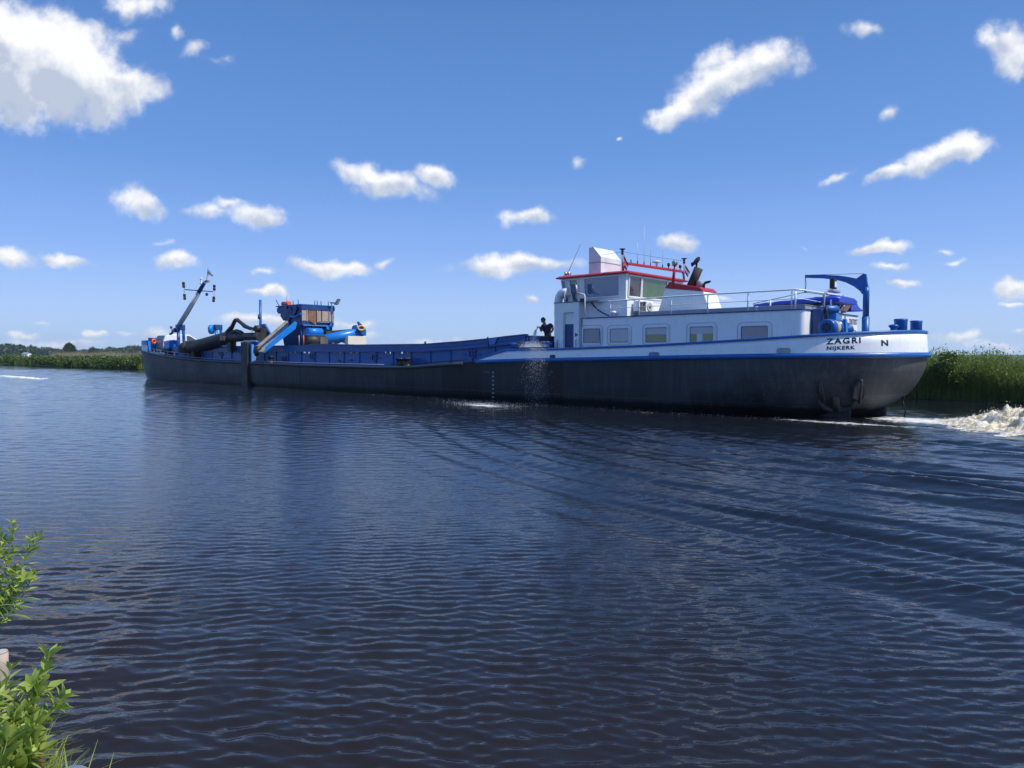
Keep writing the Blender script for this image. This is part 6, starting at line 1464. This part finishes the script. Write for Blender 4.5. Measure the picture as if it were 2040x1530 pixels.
# single tall grass stalks over the water
for k, (x0, y0, x1, y1, lab, w_) in enumerate(((131, 1532, 127, 1483, 'dark short grass blade next to the grey stone', .006), (170, 1545, 195, 1473, 'long pale grass blade leaning right over the water', .0035), (212, 1545, 227, 1498, 'short pale grass blade, rightmost at the bottom edge', .0035))):
    tip = at3(x1, y1, 2.35); bs_ = at3(x0, y0, 2.30); t = bpy.data.objects.new('grass_stalk', None); C.objects.link(t); bs2 = bs_+(bs_-tip)*1.2; t.location = bs2; tag(t, lab, 'grass', 'single grass stalks')
    MB(world=True).tube([(0, 0, 0), (tip-bs2)*.5+Vector((.004, 0, 0)), tip-bs2], [w_, w_*.8, w_*.15], 5).build('blade', GR, t)
# timber piles along the edge
def pile(px, py, dist, r_, lab, wood):
    c_ = at3(px, py, dist); t = bpy.data.objects.new('bank_pile', None); C.objects.link(t); t.location = (c_.x, c_.y, -.4); tag(t, lab, 'post', 'round timber piles of the bank'); z = c_.z+.4
    p_ = MB(world=True).tube([(0, 0, 0), (0, 0, z-.06), (0, 0, z)], [r_, r_, r_], 18, cap=True).build('post', wood, t)
    MB(world=True).tube([(0, 0, z+.001), (0, 0, z+.006)], [r_*.98, r_*.9], 18).build('post_top', mat('pale_cut_wood', (.45, .40, .34), .7, var=.2, vscale=12), p_)
PW = mat('brown_pile_wood', (.26, .15, .085), .75, var=.35, vscale=9, bump=.4, streak=.5, streak_col=(.1, .06, .03))
pile(1, 1300, 3.0, .028, 'pale round pile standing in the water at the left edge', mat('pale_pile', (.42, .34, .27), .7, var=.2, vscale=9))
pile(66, 1440, 2.62, .034, 'brown round pile behind the leaves near the lower left', PW)
pile(28, 1462, 2.55, .034, 'brown round pile in the grass at the lower left corner', PW)
# grey stone at the bottom edge
so = at3(137, 1528, 2.36); t = bpy.data.objects.new('stone', None); C.objects.link(t); t.location = so-Vector((0, 0, .06)); tag(t, 'smooth grey stone at the bottom edge near the single grass blades', 'stone')
me = bpy.data.meshes.new('rock'); bm = bmesh.new(); bmesh.ops.create_icosphere(bm, subdivisions=4, radius=.07)
for v in bm.verts: v.co *= 1+.12*mn.noise(v.co*14); v.co.z *= .75
for f in bm.faces: f.smooth = True
bm.to_mesh(me); bm.free(); me.materials.append(mat('wet_stone', (.16, .18, .20), .35, var=.45, vscale=16, bump=.4)); so_ = bpy.data.objects.new('rock', me); C.objects.link(so_); so_.parent = t
# floating line of foam at the far left
mb = MB(world=True); a_, b_ = onwater(0, 749), onwater(82, 755)
for k in range(60):
    f = k/59; p = a_.lerp(b_, f)
    if math.sin(k*.9)+math.sin(k*2.3) < -.9: continue
    q = p+Vector((RNG.normal()*.2, RNG.normal()*.25, .01)); w_ = .15+.2*RNG.random(); mb.hexa([q+Vector((-w_, -.08, 0)), q+Vector((w_, -.1, 0)), q+Vector((w_, .1, 0)), q+Vector((-w_, .08, 0))], [q+Vector((-w_*.7, -.05, .03)), q+Vector((w_*.7, -.06, .03)), q+Vector((w_*.7, .06, .03)), q+Vector((-w_*.7, .05, .03))])
o = mb.build('foam_line', mat('foam_white', (.8, .8, .78), .7)); tag(o, 'thin line of white foam floating on the water at the left', 'foam', kind='stuff')
# ------------------------------------------------------------- haze over the polder
hb_ = MB(world=True); hb_.box((-2600, -80, -1.6), (2600, 2600, 60)); hz_o = hb_.build('haze', MATS['deck_paint'])
hm = bpy.data.materials.new('haze_air'); hm.use_nodes = True; t = hm.node_tree
for n_ in list(t.nodes):
    if n_.type == 'BSDF_PRINCIPLED': t.nodes.remove(n_)
pv = nd(t, 'ShaderNodeVolumePrincipled', ins={'Density': .00014, 'Anisotropy': .3}); pv.inputs['Color'].default_value = (.80, .90, 1, 1)
t.links.new(pv.outputs[0], t.nodes['Material Output'].inputs['Volume']); hz_o.data.materials.clear(); hz_o.data.materials.append(hm); tag(hz_o, kind='stuff')
